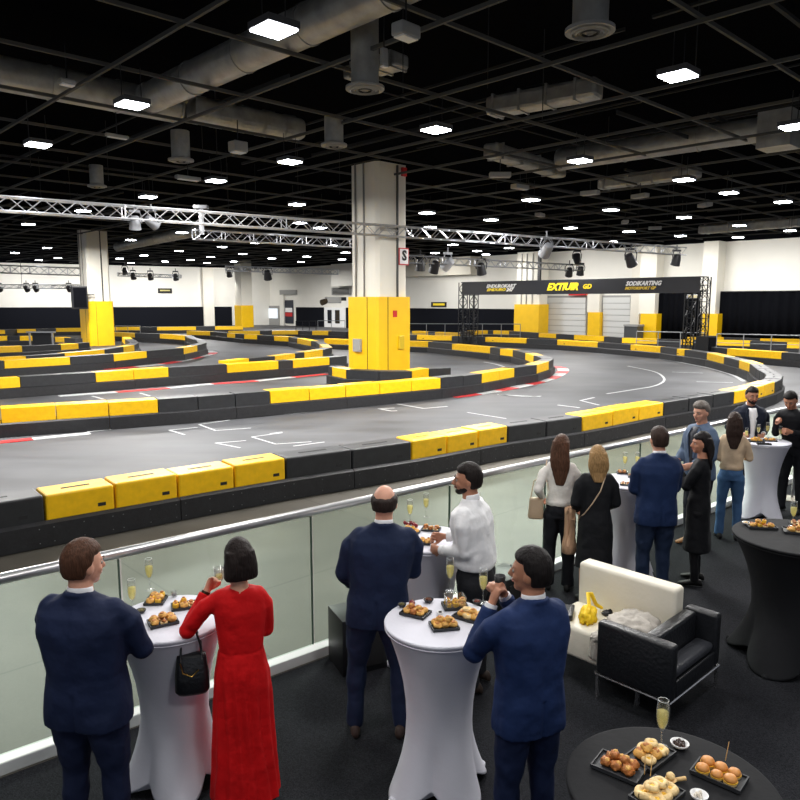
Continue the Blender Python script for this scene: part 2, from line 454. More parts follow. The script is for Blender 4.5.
# ================= BARRIERS =================
ZB = .66
def catmull(P, n=10):
    out = []; tags = []
    for i in range(len(P)-1):
        p0 = P[max(i-1, 0)]; p1 = P[i]; p2 = P[i+1]; p3 = P[min(i+2, len(P)-1)]
        # centripetal-like: scale tangents by chord
        c = (p2-p1).length
        m1 = (p2-p0); m2 = (p3-p1)
        m1 = m1*(c/max(1e-6, (p1-p0).length + c)) if i > 0 else (p2-p1)
        m2 = m2*(c/max(1e-6, c + (p3-p2).length)) if i < len(P)-2 else (p2-p1)
        seg = []
        for k in range(n+1):
            t = k/n
            seg.append(p1*(2*t**3-3*t**2+1) + m1*(t**3-2*t**2+t) + p2*(-2*t**3+3*t**2) + m2*(t**3-t**2))
        out.append(seg)
    return out
def resample(seg, n):
    L = [0]
    for a, b in zip(seg, seg[1:]): L.append(L[-1]+(b-a).length)
    res = []
    for k in range(n+1):
        s = L[-1]*k/n; i = 0
        while i < len(seg)-2 and L[i+1] < s: i += 1
        t = (s-L[i])/max(1e-9, L[i+1]-L[i]); res.append(seg[i].lerp(seg[i+1], min(1, max(0, t))))
    return res
OFF = {'': (0, .27), 'R': (-.27, 0), 'l': (.2, .2), 'L': (.27, 0), 'r': (-.2, .2)}
NBLK = {'y': 0, 'k': 0}
def barrier(name, spec, target, near=False, wid=.25, z=ZB):
    P = []; C = []; raw = [unp(q[0], q[1], z) for q in spec]
    for i, q in enumerate(spec):
        p = raw[i]; key = q[3] if len(q) > 3 else ''
        if key: o = OFF[key]
        else:
            d_ = raw[min(i+1, len(raw)-1)]-raw[max(i-1, 0)]; d_.z = 0; d_.normalize(); n_ = V((-d_.y, d_.x, 0))
            if n_.y < 0: n_ = -n_
            if n_.y < .25: n_ = V((0, 1, 0))
            o = (n_.x*wid, n_.y*wid)
        P.append(V((p.x+o[0], p.y+o[1], 0))); C.append(q[2])
    segs = catmull(P)
    runs = []
    for i, sg in enumerate(segs):
        L = sum((b-a).length for a, b in zip(sg, sg[1:]))
        D = (sg[0].y+sg[-1].y)/2
        tl = target if not callable(target) else target(D)
        n = max(1, round(L/tl)); pts = resample(sg, n)
        for a, b in zip(pts, pts[1:]): runs.append((a, b, C[i]))
    nodes = [runs[0][0]] + [r[1] for r in runs]
    nrm = []
    for i in range(len(nodes)):
        d = (nodes[min(i+1, len(nodes)-1)]-nodes[max(i-1, 0)]); d.normalize(); nrm.append(V((-d.y, d.x, 0)))
    cnt = {'y': 0, 'k': 0}
    for i, (a, b, c) in enumerate(runs):
        g = .012; d = (b-a).normalized()
        A = a+d*g; B = b-d*g
        hj = random.uniform(-.012, .012)
        poly = [A-nrm[i]*wid, B-nrm[i+1]*wid, B+nrm[i+1]*wid, A+nrm[i]*wid]
        nm = 'yellow_barrier_block' if c == 'y' else 'black_barrier_block'
        cn = 'yellow' if c == 'y' else 'black'
        mb = MB(); mb.prism(poly, .01, z+hj)
        o = mb.build(nm, YEL if c == 'y' else BLK, None, bevel=.025 if near else 0)
        mid = (A+B)/2
        for v in o.data.vertices: v.co -= V((mid.x, mid.y, 0))
        o.location = (mid.x, mid.y, 0)
        tag(o, '%s %s barrier block from the left of the %s' % (ordn(cnt[c]), cn, name), 'barrier block',
            '%s blocks of the %s' % (cn, name))
        cnt[c] += 1; NBLK[c] += 1
        if near:
            m = Matrix(((d.x, -d.y, 0), (d.y, d.x, 0), (0, 0, 1)))
            MB().box((0, 0, z+hj+.001), ((B-A).length*.42, .045, .006), M=m).build('handle_slot', SLOT, o)
            n_ = -nrm[i] if nrm[i].y > 0 else nrm[i]
            MB().box(V((0, 0, .42)) + n_*(wid+.002) + d*(B-A).length*.3, (.10, .006, .045), M=m).build('moulded_mark', mat('moulded_mark', (176, 140, 8) if c == 'y' else (26, 26, 28), .6), o)
    # rails on both sides, with a joint every few blocks
    for side in (-1, 1):
        t = thing('guard_rail', 'black guard rail, %s side of the %s' % ('left-hand' if side > 0 else 'right-hand', name), 'guard rail')
        i = 0
        while i < len(runs):
            j = min(len(runs), i+3)
            ring = []; mb = MB(); rr = []
            for k in range(i, j+1):
                p = nodes[k]; nn = nrm[k]*side
                g = .006 if k == i else (-.006 if k == j else 0)
                dd = (nodes[min(k+1, len(nodes)-1)]-nodes[max(k-1, 0)]).normalized()*g
                p = p+dd
                a0 = p+nn*(wid+.012); a1 = p+nn*(wid+.07)
                rr.append([(a0.x, a0.y, .01), (a1.x, a1.y, .01), (a1.x, a1.y, .30), (a0.x, a0.y, .335)])
            mb.loft(rr)
            rp = mb.build('rail_panel', RAILB, t)
            if near and side < 0 or (near and side > 0 and False):
                bb = MB()
                for k in range(i, j):
                    for fr in (.08, .5, .92):
                        for zz in (.07, .25):
                            p = nodes[k].lerp(nodes[k+1], fr) + (nrm[k].lerp(nrm[k+1], fr))*side*(wid+.071)
                            bb.box((p.x, p.y, zz), (.011, .011, .011))
                b_ = bb.build('bolt', BOLT, rp); b_['kind'] = 'stuff'
            i = j
tl = lambda D: 1.08 if D < 26 else (1.7 if D < 38 else 2.6)
barrier('nearest barrier', [(-75, 514, 'k'), (44, 495, 'y'), (286, 458, 'k'), (412, 441, 'y'), (508, 425.5, 'k'), (583, 416, 'y'), (664, 402, 'k'),
    (735, 391.5, 'y'), (775, 381.5, 'k', 'R'), (783, 375.5, 'k', 'R'), (761, 369, 'k', 'l'), (754, 364, 'y', 'l'), (743, 360.6, 'k', 'l'), (732.5, 357, 'y'), (714.5, 353, 'k'),
    (691, 349.8, 'y'), (683, 349, 'k'), (660.5, 346.7, 'y'), (630.5, 344.4, 'k'), (597.5, 342, 'y'), (557, 339.7, 'k'), (526.5, 338.4, 'y'),
    (485, 337, 'k'), (451.7, 336, 'y'), (416.7, 335, 'k'), (380, 334.5, 'k')], lambda D: 0.98 if D < 26 else (1.7 if D < 38 else 3.2), near=True)
barrier('second barrier and its hairpin', [(-75, 414, 'y'), (0, 409, 'y'), (158, 399.4, 'k'), (270, 391.5, 'y'), (440.6, 378, 'k'), (482, 373.4, 'y'), (514.5, 368, 'k'),
    (537, 365, 'y'), (549, 361.5, 'k'), (554, 358.5, 'k', 'R'), (545, 355.5, 'y', 'R'), (527, 353.2, 'k', 'l'), (514, 350.2, 'y', 'l'), (500, 348.7, 'k'), (490, 347.2, 'y'), (452, 343.9, 'k'),
    (428, 341.8, 'y'), (400, 341, 'y'), (346, 339.6, 'y'), (324, 338.8, 'k')], lambda D: 1.1 if D < 26 else (1.7 if D < 36 else 3.0))
barrier('third barrier', [(-60, 382, 'y'), (20, 377, 'k'), (95.6, 372.6, 'y'), (168.5, 367.8, 'k'), (227, 364.4, 'y'), (278.5, 361, 'k'), (293, 360.2, 'y'), (329.5, 357.2, 'k'), (347, 355.6, 'k')],
    lambda D: 1.7)
barrier('barrier ring around the central column', [(328, 366, 'k'), (332, 367, 'y'), (346, 369.5, 'k'), (379, 371, 'k'), (412, 371, 'y'), (429, 368.5, 'k'), (451, 367.7, 'k')], 1.1)
barrier('left hairpin barrier', [(-60, 364, 'k'), (4, 360.7, 'y'), (70, 357.1, 'k'), (113.7, 354.2, 'y'), (146.8, 351, 'k'), (178, 348.2, 'y'), (191.5, 345.6, 'k'), (201, 343.4, 'k'),
    (205, 340.5, 'k', 'R'), (196, 337.6, 'k', 'R'), (185, 335.7, 'y'), (159.5, 334, 'k'), (134.6, 333.2, 'y'), (112, 332, 'y')], lambda D: 2.2)
barrier('small inner left barrier', [(-20, 358.5, 'y'), (26, 356, 'k'), (65, 353.2, 'y'), (98, 349.8, 'k'), (117, 347, 'y'), (128, 345.2, 'k'), (139, 342.6, 'k', 'R'), (133, 339, 'y', 'R'), (122, 337, 'y')], lambda D: 2.2)
barrier('middle loop barrier', [(228, 361.2, 'y'), (249, 358.8, 'k'), (275, 356.3, 'y'), (295, 353.5, 'k'), (304.4, 352.2, 'y'), (317.7, 349.8, 'k'), (327, 347.6, 'y'), (328.6, 344.5, 'k', 'R'),
    (316, 342, 'k', 'l'), (311, 340.9, 'y'), (297, 338.4, 'k'), (288.5, 336.9, 'y'), (274, 336, 'k'), (257, 334.9, 'y'), (244, 334.4, 'k'), (235, 333.6, 'y'), (227, 333, 'k'), (210, 331.5, 'y'), (186.6, 330.8, 'y')],
    lambda D: 2.4)
barrier('far left barrier beside the fence panels', [(-40, 348, 'y'), (22, 346, 'k'), (61, 344.3, 'y'), (73, 343.4, 'k'), (84, 342.4, 'k')], 2.6)
barrier('short far left barrier', [(-30, 336.5, 'y'), (7, 336, 'k'), (19.5, 336, 'y'), (32, 336, 'k'), (55, 337.2, 'y'), (64, 337.6, 'k'), (75, 338.5, 'k')], 2.8)
barrier('far left barrier by the dark wall', [(-30, 330.3, 'y'), (5, 330, 'k'), (17, 329.2, 'y'), (36, 329, 'k'), (56, 328.3, 'y'), (82, 328, 'y'), (118, 327.2, 'y'), (140, 327, 'k'), (157, 327, 'y'), (196, 326.6, 'k'),
    (215, 326.4, 'y'), (243, 326.2, 'k')], 4.5)
barrier('far middle barrier', [(228, 331, 'y'), (260, 331, 'k'), (272, 330.6, 'y'), (298, 330.5, 'k'), (312, 331, 'y'), (328, 331.2, 'k'), (346, 332, 'k')], 3.2)
barrier('far barrier behind the arch', [(412, 331, 'y'), (428, 331.5, 'k'), (435, 332, 'y'), (460, 332.6, 'k'), (472, 331, 'y'), (488, 330.6, 'k'), (493, 330.6, 'y'), (509, 331, 'k'), (538.7, 333, 'y'),
    (556, 333.9, 'k'), (574, 335, 'y'), (604, 336.5, 'k'), (622, 338, 'y'), (657, 339, 'k'), (680, 339.7, 'y'), (693.6, 339.9, 'k'), (714, 340, 'y'), (750, 341, 'k'), (787, 342.5, 'y'), (840, 344, 'y')], 3.0)
barrier('right rear barrier', [(703, 346.5, 'k'), (727, 348.7, 'y'), (781.5, 352.3, 'k'), (850, 357, 'k')], 2.2)
barrier('farthest right barrier', [(690, 337.4, 'y'), (724, 337.4, 'k'), (760, 338.6, 'y'), (850, 340, 'y')], 3.5)

# ---- track surface and painted markings ----
def flat_strip(mb, pts, w, z=.012):
    n = len(pts)
    for i in range(n-1):
        a, b = pts[i], pts[i+1]; d = (b-a)
        if d.length < 1e-6: continue
        d.normalize(); nn = V((-d.y, d.x, 0))*w/2
        mb.add([a-nn-d*w*.2, b-nn+d*w*.2, b+nn+d*w*.2, a+nn-d*w*.2], [[0, 1, 2, 3]])
trk = MB()
pa = unp(-80, 514, ZB); pb = unp(664, 402, ZB)
far1 = V((34, 46, 0))
trk.add([(pa.x, pa.y+.3, .004), (pb.x, pb.y+.3, .004), (11.5, 19.5, .004), (13.2, 23.5, .004), (30, 44, .004), (cornerP.x, cornerP.y-1, .004), (leftEnd.x, leftEnd.y-1, .004), (-30, 6, .004)], [[0, 1, 2, 3, 4, 5, 6, 7]])
struct(trk.build('floor_track', track_mat()))
MK = [[(197, 427.5), (169, 430), (184.5, 434.6)], [(229.5, 420), (199, 424.5), (215.6, 430.5), (250.5, 428)], [(245.6, 440.6), (215.6, 443), (240, 447.7)],
      [(282, 432.7), (252, 436.9), (275.6, 444), (311, 441.7)], [(270, 433.7), (282, 432)], [(293.6, 446), (324, 442)], [(394, 408), (378.7, 408.7), (391.5, 411), (396.5, 410.7)],
      [(397.6, 404), (423.6, 408.4), (447, 406.4)], [(467.4, 412.4), (506, 418.5)], [(497.8, 394.5), (540, 396.6)], [(500, 394.5), (526, 396.7), (541, 396)],
      [(558, 405), (579, 407.6)], [(594, 397.5), (580.6, 400.5), (599, 405)], [(607, 393.7), (631, 390), (654, 386), (664, 380.6), (661, 375), (652, 371), (627.5, 366)],
      [(697, 381.7), (732.5, 382.5)], [(672.5, 372), (702.5, 373)], [(92, 396), (103, 399)], [(140, 393), (150, 396)]]
for k, q in enumerate(MK):
    mb = MB(); pts = [unp(x, y, .012) for x, y in q]
    if len(pts) > 5: pts = [p for sg in catmull(pts, 5) for p in sg]
    flat_strip(mb, pts, .055 if pts[0].y < 20 else .09)
    o = struct(mb.build('trim_line', WHTM))
def edge_line(q, w, name='trim_line'):
    mb = MB(); pts = [p for sg in catmull([unp(x, y, .01) for x, y in q], 6) for p in sg]
    flat_strip(mb, pts, w, .01); return struct(mb.build(name, WHTM))
edge_line([(525, 347.5), (560, 350), (612.5, 353.5), (657.5, 358.5), (699, 366), (729, 373.5), (744, 381.2)], .16)
edge_line([(88, 431.5), (225, 418.5), (300, 412.8), (337, 407.5), (398, 402.5), (452, 396)], .1)
edge_line([(484, 362), (495, 364), (505, 367)], .14)
def kerb(q, w, seglen, first=0, dx=0, dy=0):
    q = [(x+dx, y+dy) for x, y in q]
    pts = [p for sg in catmull([unp(x, y, .01) for x, y in q], 8) for p in sg]
    L = sum((b-a).length for a, b in zip(pts, pts[1:])); n = max(2, round(L/seglen)); pp = resample(pts, n*3)
    for nm, mt, par in (('trim_kerb_red', REDM, 0), ('trim_kerb_white', WHTM, 1)):
        mb = MB()
        for i in range(n):
            if (i+first) % 2 != par: continue
            for j in range(3):
                a, b = pp[i*3+j], pp[i*3+j+1]; d = (b-a).normalized(); nn = V((-d.y, d.x, 0))*w/2
                a, b = V((a.x, a.y, 0)), V((b.x, b.y, 0))
                mb.prism([a-nn, b-nn, b+nn, a+nn], .005, .02)
        struct(mb.build(nm, mt))
kerb([(-30, 442), (4, 439), (45, 434.8), (90, 430.5)], .28, 1.0, 0, 0, 3)
kerb([(452, 397), (479, 393.5), (506.5, 388.8), (527.6, 384.5), (548.7, 378.8), (562, 372.4), (562.5, 368.6), (555, 366.4)], .5, 1.15, 0)
kerb([(59, 394), (118.6, 389.7), (170, 385.8), (209, 382), (250, 379.3), (288.5, 375.6), (326, 371.9)], .34, 1.7, 1, 0, 2.2)
kerb([(101, 368), (130, 366), (160.6, 362.8), (185, 358.6), (204.5, 354), (212, 351.6), (207, 349.8)], .5, 1.7, 0, 1.5, 1.2)

q0 = unp(44, 495, ZB); q1 = unp(286, 458, ZB); dd = V((q1.x-q0.x, q1.y-q0.y, 0)).normalized(); nn = V((dd.y, -dd.x, 0)); q0 = V((q0.x, q0.y, 0)) + nn*.078
def on_rail(px, py):
    for k in range(400):
        z = .45*k/399; p = unp(px, py, z)
        if (V((p.x, p.y, 0))-q0).dot(nn) < 0: return V((p.x, p.y, z))
    return p
cb_ = MB().tube([on_rail(x, y) for x, y in ((-30, 541), (0, 534.5), (30, 529), (60, 524), (95, 518.5), (130, 512), (160, 506), (186, 497.5))], .009, 8).build('white_cable', WHT, None, smooth='all')
tag(cb_, 'thin white cable sagging along the guard rail of the nearest barrier', 'cable')
# ================= TRUSSES =================
def truss(name, a, b, s, lbl, m=ALU, step=None, chord=.024, twoway=True):
    a = V(a); b = V(b); d = (b-a); L = d.length; u = d.normalized()
    side = u.cross(V((0, 0, 1))) if abs(u.z) < .9 else V((dR.x, dR.y, 0))
    side.normalize(); up = side.cross(u).normalized()
    t = thing(name, lbl, 'truss')
    cs = [(side*x+up*y)*s/2 for x, y in ((-1, -1), (1, -1), (1, 1), (-1, 1))]
    for c in cs: MB().tube([a+c, b+c], chord, 6).build('chord', m, t, smooth=True)
    step = step or s*1.15; n = max(1, round(L/step)); mb = MB()
    for k in range(n):
        p = a+d*(k/n); q = a+d*((k+1)/n)
        for i in range(4):
            c0, c1 = cs[i], cs[(i+1) % 4]
            if k % 2: c0, c1 = c1, c0
            mb.tube([p+c0, q+c1], chord*.6, 4, cap=False)
    for k in range(0, n+1, max(1, n//6)):
        p = a+d*(k/n)
        for i in range(4): mb.tube([p+cs[i], p+cs[(i+1) % 4]], chord*.8, 4, cap=False)
    mb.build('bracing', m, t)
    return t
def hanger(name, p, z1, lbl):
    t = thing(name, lbl, 'cable'); MB().tube([p, (p[0], p[1], z1)], .02, 5).build('wire_rope', BLKMET, t); return t
tz = 5.56
Ta = unp(-90, 197.5, tz); Tb = unp(683, 251.5, tz)
truss('lighting_truss', Ta, Tb, .36, 'long silver box truss crossing the whole hall in front of the central column', chord=.024)
T2a = unp(194, 234.5, tz); T2b = unp(352, 243.5, tz)
truss('lighting_truss', T2a, T2b, .34, 'shorter silver truss hung behind the long truss, left of the central column', chord=.024)
T3a = unp(404, 259, tz); T3b = unp(581, 268, tz)
truss('lighting_truss', T3a, T3b, .42, 'silver truss right of the central column above the arch', chord=.035)
T4a = atD(-30, 60, 4.35); T4b = atD(90, 60, 4.3)
truss('lighting_truss', T4a, T4b, .3, 'low silver truss in front of the left white wall', chord=.04)
T5a = atD(118, 72, zat(274.5, 72)); T5b = atD(181, 72, zat(276.5, 72))
truss('lighting_truss', T5a, T5b, .3, 'small silver truss between the left column and the small wall sign', chord=.04)
T6a = atD(-30, 66, zat(268, 66)); T6b = atD(86, 70, zat(272, 70))
truss('lighting_truss', T6a, T6b, .7, 'tall grey truss high along the far left wall', chord=.05)
T7a = atD(226, 70, zat(268.5, 70)); T7b = atD(338, 70, zat(272, 70))
truss('lighting_truss', T7a, T7b, .45, 'pale truss under the ceiling in front of the far corner', chord=.05)
mb = MB()
pl = atD(197, T2a.y, 5.56)
o = thing('truss_hanger', 'silver hoist bracket joining the two trusses at their left', 'bracket')
MB().tube([T2a+V((.3, 0, 0)), T2a+V((.3, 0, 1.0))], .09).build('post', ALU, o)
MB().box(T2a+V((.3, 0, 1.0)), (.5, .3, .12)).build('clamp', ALU, o)
hanger('hanging_cable', atD(22, 60, 4.4), 7.4, 'dark cable holding up the low left truss')
# moving-head lamps and spots
def spot(px, py, D, sc, m, lbl, tilt=.5, rz=0.0, hang=None):
    p = atD(px, D, 0); p.z = zat(py, D)
    t = thing('stage_light', lbl, 'stage light', p, rz)
    s = sc
    M = Matrix.Rotation(tilt, 3, 'X')
    mb = MB(); prof = [(0.09, -.24), (.13, -.22), (.17, -.05), (.19, .12), (.2, .22), (.15, .24)]
    mb.lathe([(r*s, z*s) for r, z in prof]); 
    for i, v in enumerate(mb.v): mb.v[i] = M @ Matrix.Rotation(R(180), 3, 'X') @ v
    mb.build('lamp_head', m, t, smooth=True)
    for x in (-1, 1): MB().tube([(x*.21*s, 0, 0), (x*.23*s, 0, .2*s), (x*.16*s, 0, .36*s)], .02*s, 6).build('yoke_arm', m, t)
    MB().box((0, 0, .38*s), (.36*s, .14*s, .08*s)).build('yoke_bar', m, t)
    MB().tube([(0, 0, .4*s), (0, 0, (hang or .6)*s)], .025*s, 6).build('clamp', m, t)
    return t
DG = mat('lamp_body_dark', (38, 38, 42), .4); WG = mat('lamp_body_white', (215, 218, 224), .4)
SG = mat('lamp_body_grey', (110, 112, 116), .4)
def dline(a, b, px):
    lo, hi = 0, 1
    pts = [a.lerp(b, k/200) for k in range(201)]
    best = min(pts, key=lambda q: abs(400+FPX*q.x/(q.y*math.cos(TH)+(CH-q.z)*math.sin(TH))-px)); return best.y
D1 = lambda x: dline(Ta, Tb, x)
spot(144, 223, D1(144), 0.85, SG, 'grey moving-head lamp clamped under the long truss, the left one of a close pair', .2, .4)
spot(160, 222, D1(160), 0.85, SG, 'grey moving-head lamp clamped under the long truss, the right one of a close pair', 1.1, -.6)
spot(626, 260, D1(626), 1.3, DG, 'black floodlight slung under the long truss above the right logo of the arch', .7, -.8)
spot(671, 260, D1(671), 1.2, DG, 'black floodlight at the far right end of the long truss', .3, .5)
D3 = lambda x: dline(T3a, T3b, x)
spot(420, 265, D3(420), 1.5, DG, 'black spotlight under the right truss, nearest the central column', .2)
spot(434, 267, D3(434), 1.6, DG, 'larger black moving-head lamp under the right truss', .5, .5)
spot(447, 264, D3(447), 1.7, WG, 'white moving-head lamp glowing under the right truss', 1.0, .8)
spot(480, 269, D3(480), 1.6, DG, 'black lamp under the middle of the right truss', .4, -.4)
spot(543, 250, D1(543), 1.3, SG, 'grey lamp cluster hung just below the long truss near the ceiling pillar', .9, .3)
spot(567, 272, D3(567), 1.4, DG, 'black lamp near the free end of the right truss, left of its last lamp', .6)
spot(578, 271, D3(578), 1.4, DG, 'last black lamp on the free end of the right truss', .3)
spot(574, 259, D3(574), 1.5, DG, 'black lamp standing upright above the free end of the right truss', 2.6)
for px, w in ((3, 'leftmost'), (30, 'left of the closest pair of lamps'), (39, 'right of the closest pair of lamps'), (72, 'beside the column')):
    spot(px, 288.5, 60, 1.1, DG, 'small black lamp under the low left truss, %s' % w, .9)
for px, py, w in ((128, 271, 'above it at its left end'), (136, 276, 'second from its left'), (153, 276.5, 'second from its right'), (178, 277, 'at its right end')):
    spot(px, py, 72, 1.4, DG, 'tiny dark lamp on the small truss near the sign, %s' % w, .5)
spot(231, 273.5, 80, 1.6, DG, 'dark lamp on the wall above the small distant yellow column', .5)
spot(269, 275, 70, 2.0, DG, 'dark lamp under the pale truss in front of the far corner', .5)
pj = thing('projector', 'pale projector on a bracket beside the far white doors', 'projector', atD(333, 70, zat(300, 70)), .5)
MB().box((0, 0, 0), (1.5, .7, .6)).build('body', GREYM, pj, bevel=.08)
MB().tube([(-.7, -.1, -.1), (-1.3, -.3, -.25)], [.25, .3]).build('lens', mat('projector_lens', (60, 50, 38), .3), pj)
MB().box((.9, 0, .1), (.9, .3, .35)).build('bracket', BLKMET, pj)

# ================= ARCH =================
Al = atD(462.5, 50, 0); Ar = atD(701, 38.5, 0); Al.z = Ar.z = 0
zt = 4.38
gd = (Ar-Al).normalized(); gn = V((gd.y, -gd.x, 0))
if gn.y > 0: gn = -gn
ar = thing('start_arch', 'black truss arch with a long black banner carrying yellow and white lettering', 'arch')
def tower(base, nm):
    tw = None; s = .42; mb = MB()
    cs = [gd*x*s + gn*y*s for x, y in ((-.5, -.5), (.5, -.5), (.5, .5), (-.5, .5))]
    for c in cs: mb.tube([base+c, base+c+V((0, 0, zt))], .035, 6)
    n = 10
    for k in range(n):
        for i in range(4):
            c0, c1 = cs[i], cs[(i+1) % 4]
            if (k+i) % 2: c0, c1 = c1, c0
            mb.tube([base+c0+V((0, 0, zt*k/n)), base+c1+V((0, 0, zt*(k+1)/n))], .02, 4)
            mb.tube([base+cs[i]+V((0, 0, zt*k/n)), base+cs[(i+1) % 4]+V((0, 0, zt*k/n))], .02, 4)
    return mb.build('tower', BLKMET, ar)
tower(Al, 0); tower(Al+gd*.95, 0); tower(Ar, 0); tower(Ar-gd*.75, 0)
mb = MB()
for c in (-.2, .2):
    for z in (zt, zt-.75): mb.tube([Al+gn*c+V((0, 0, z)), Ar+gn*c+V((0, 0, z))], .035, 6)
n = 44
for k in range(n):
    z0, z1 = (zt, zt-.75) if k % 2 else (zt-.75, zt)
    for c in (-.2, .2): mb.tube([Al.lerp(Ar, k/n)+gn*c+V((0, 0, z0)), Al.lerp(Ar, (k+1)/n)+gn*c+V((0, 0, z1))], .02, 4)
mb.build('crossbeam', BLKMET, ar)
ctr = (Al+Ar)/2; BL = (Ar-Al).length
Mg = Matrix(((gd.x, -gn.x, 0), (gd.y, -gn.y, 0), (0, 0, 1)))
bn = MB().box((0, 0, 0), (BL-.3, .03, .86), M=Mg)
bn = bn.build('banner', mat('banner_black', (33, 34, 40), .55, bump=.3, scale=2), ar); bn.location = ctr + gn*.3 + V((0, 0, zt-.42))
def on_banner(px):
    k = (px-400)/FPX; c = math.cos(TH); s = (CH-4)*math.sin(TH); A = Al+gn*.32
    return (k*(A.y*c+s)-A.x)/(gd.x-k*c*gd.y)
def btext(px, z, s, size, m, shear, nm, bold=.01, sx=1.0):
    p = Al + gd*on_banner(px) + gn*.325 + V((0, 0, z))
    M = Matrix(((gd.x, 0, gn.x, 0), (gd.y, 0, gn.y, 0), (0, 1, 0, 0), (0, 0, 0, 1)))
    loc = p - bn.location
    q = text_mesh(s, size, m, None, Matrix.Translation(loc) @ M, nm, shear, .006, bold, sx)
    q.parent = bn; return q
WTX = mat('white_letters', (240, 240, 240), .5); GTX = mat('gold_letters', (226, 190, 60), .5)
btext(500.5, zt-.30, 'ENDUROKART', .3, WTX, .35, 'logo_white_line', .015, 1.15)
btext(496, zt-.53, 'ENDURO', .24, YTXT, .35, 'logo_yellow_line', .015, 1.5)
btext(509.5, zt-.54, '247', .3, WTX, .35, 'logo_white_line', .02, 1.1)
btext(562, zt-.42, 'EXTIUIR', .58, YTXT, .35, 'logo_yellow_word', .03, 1.02)
btext(587, zt-.42, 'GD', .36, YTXT, .2, 'logo_yellow_badge', .015, 1.1)
btext(643, zt-.30, 'SODIKARTING', .33, WTX, .35, 'logo_white_line', .015, .95)
btext(640, zt-.56, 'MOTORSPORT GP', .22, GTX, .35, 'logo_gold_line', .012, 1.0)
for px, z in ((692, 3.35), (687, 3.35)):
    p = Al + gd*on_banner(px) + V((0, 0, z))
    f = thing('flood_lamp', 'small pale floodlight under the right end of the arch banner, %s' % ('right one' if px == 692 else 'left one'), 'lamp', p)
    MB().box((0, -.1, 0), (.26, .16, .2)).build('housing', WG, f, bevel=.03)
    MB().box((0, -.19, 0), (.2, .02, .14)).build('lens', mat('warm_lens', (240, 225, 180), .3), f)
    MB().tube([(0, 0, .1), (0, 0, .3)], .02).build('bracket', BLKMET, f)
bx = atD(705.5, 37.6, 0); bx.z = 0
sbx = thing('floor_speaker', 'black speaker cabinet standing at the foot of the arch right tower', 'speaker', bx + V((.35, .9, 0)), R(40))
MB().box((0, 0, .78), (.9, .7, .95)).build('cabinet', BLKMET, sbx, bevel=.03)
MB().box((0, -.36, .78), (.75, .03, .8)).build('grille', CURT, sbx)
MB().box((0, 0, .15), (.8, .6, .3)).build('stand', BLKMET, sbx)

# ================= CROWD FENCES =================
def fence(a, b, n, lbl, h=1.1, m=None):
    m = m or mat('fence_galvanised', (128, 130, 132), .5, .3)
    a = V(a); b = V(b); a.z = b.z = 0
    t = thing('crowd_fence', lbl, 'fence')
    MB().tube([a+V((0, 0, h)), b+V((0, 0, h))], .035, 6).build('top_rail', m, t)
    MB().tube([a+V((0, 0, .55)), b+V((0, 0, .55))], .02, 6).build('lower_rail', m, t)
    for k in range(n+1):
        p = a.lerp(b, k/n); MB().tube([p, p+V((0, 0, h))], .03, 6).build('post', m, t)
fence(atD(408, 57, 0), atD(520, 56, 0), 6, 'grey tubular fence in front of the black wall right of the central column', 1.35)
fence(atD(636, 47, 0), atD(703, 44.6, 0), 3, 'grey tubular fence in front of the curtain inside the arch', 1.15)
fence(atD(716, 44.5, 0), atD(860, 40.5, 0), 5, 'grey tubular fence along the long right curtain', 1.1)
fence(atD(116, 64, 0), atD(140.5, 64, 0), 2, 'pale tubular gate right of the left column', .95)
fence(atD(318, 72, 0), atD(345, 72, 0), 2, 'low rail in front of the far white doors', 1.2)
fence(atD(296, 74, 0), atD(316, 74, 0), 3, 'dark rail beside the far white doors', 1.1, BLKMET)
fp = thing('fence_panel_frame', 'pale metal frame with dark panel among the far left barriers', 'frame', atD(42, 47, 0))
MB().box((0, .05, .6), (1.2, .04, .9)).build('panel', BLKMET, fp)
for x in (-.75, 0.75): MB().box((x, 0, .55), (.09, .09, 1.1)).build('post', STEEL, fp)
MB().box((0, 0, 1.1), (1.9, .09, .09)).build('top_rail', STEEL, fp)

# ================= CEILING LIGHTS =================
LT = [(274, 30), (132, 105), (38, 145), (678, 76), (436, 130), (290, 162), (216, 181), (148, 197), (580, 161), (794, 127), (684, 180), (729, 193), (531, 200),
      (783, 202), (611, 210), (297, 204.6), (491, 220), (427, 213), (684, 217.5), (739.6, 225.6), (790, 230.7), (680.6, 236), (738, 237.4), (28.4, 224.4), (47, 248), (15, 253),
      (39, 260), (58, 258), (83, 211), (119.5, 258.6), (130.6, 240), (182, 232.6), (179, 251), (144, 255.5), (165, 261.5), (190.7, 260), (210.7, 257), (222, 247),
      (242.7, 254), (233.8, 261.5), (256, 243), (300, 223), (320, 228), (332, 245.6), (287, 250), (271.7, 258.5), (306.6, 256.6), (301, 262), (345.6, 252.6), (342, 259.5),
      (430, 227.4), (453, 244.8), (435, 253), (509, 248), (485.6, 254.5), (477, 251), (570.6, 228), (629, 231.6), (612, 241.6), (131, 263), (207, 263)]
random.seed(11)
HOUS = mat('lamp_housing', (70, 70, 72), .5)
proto = None
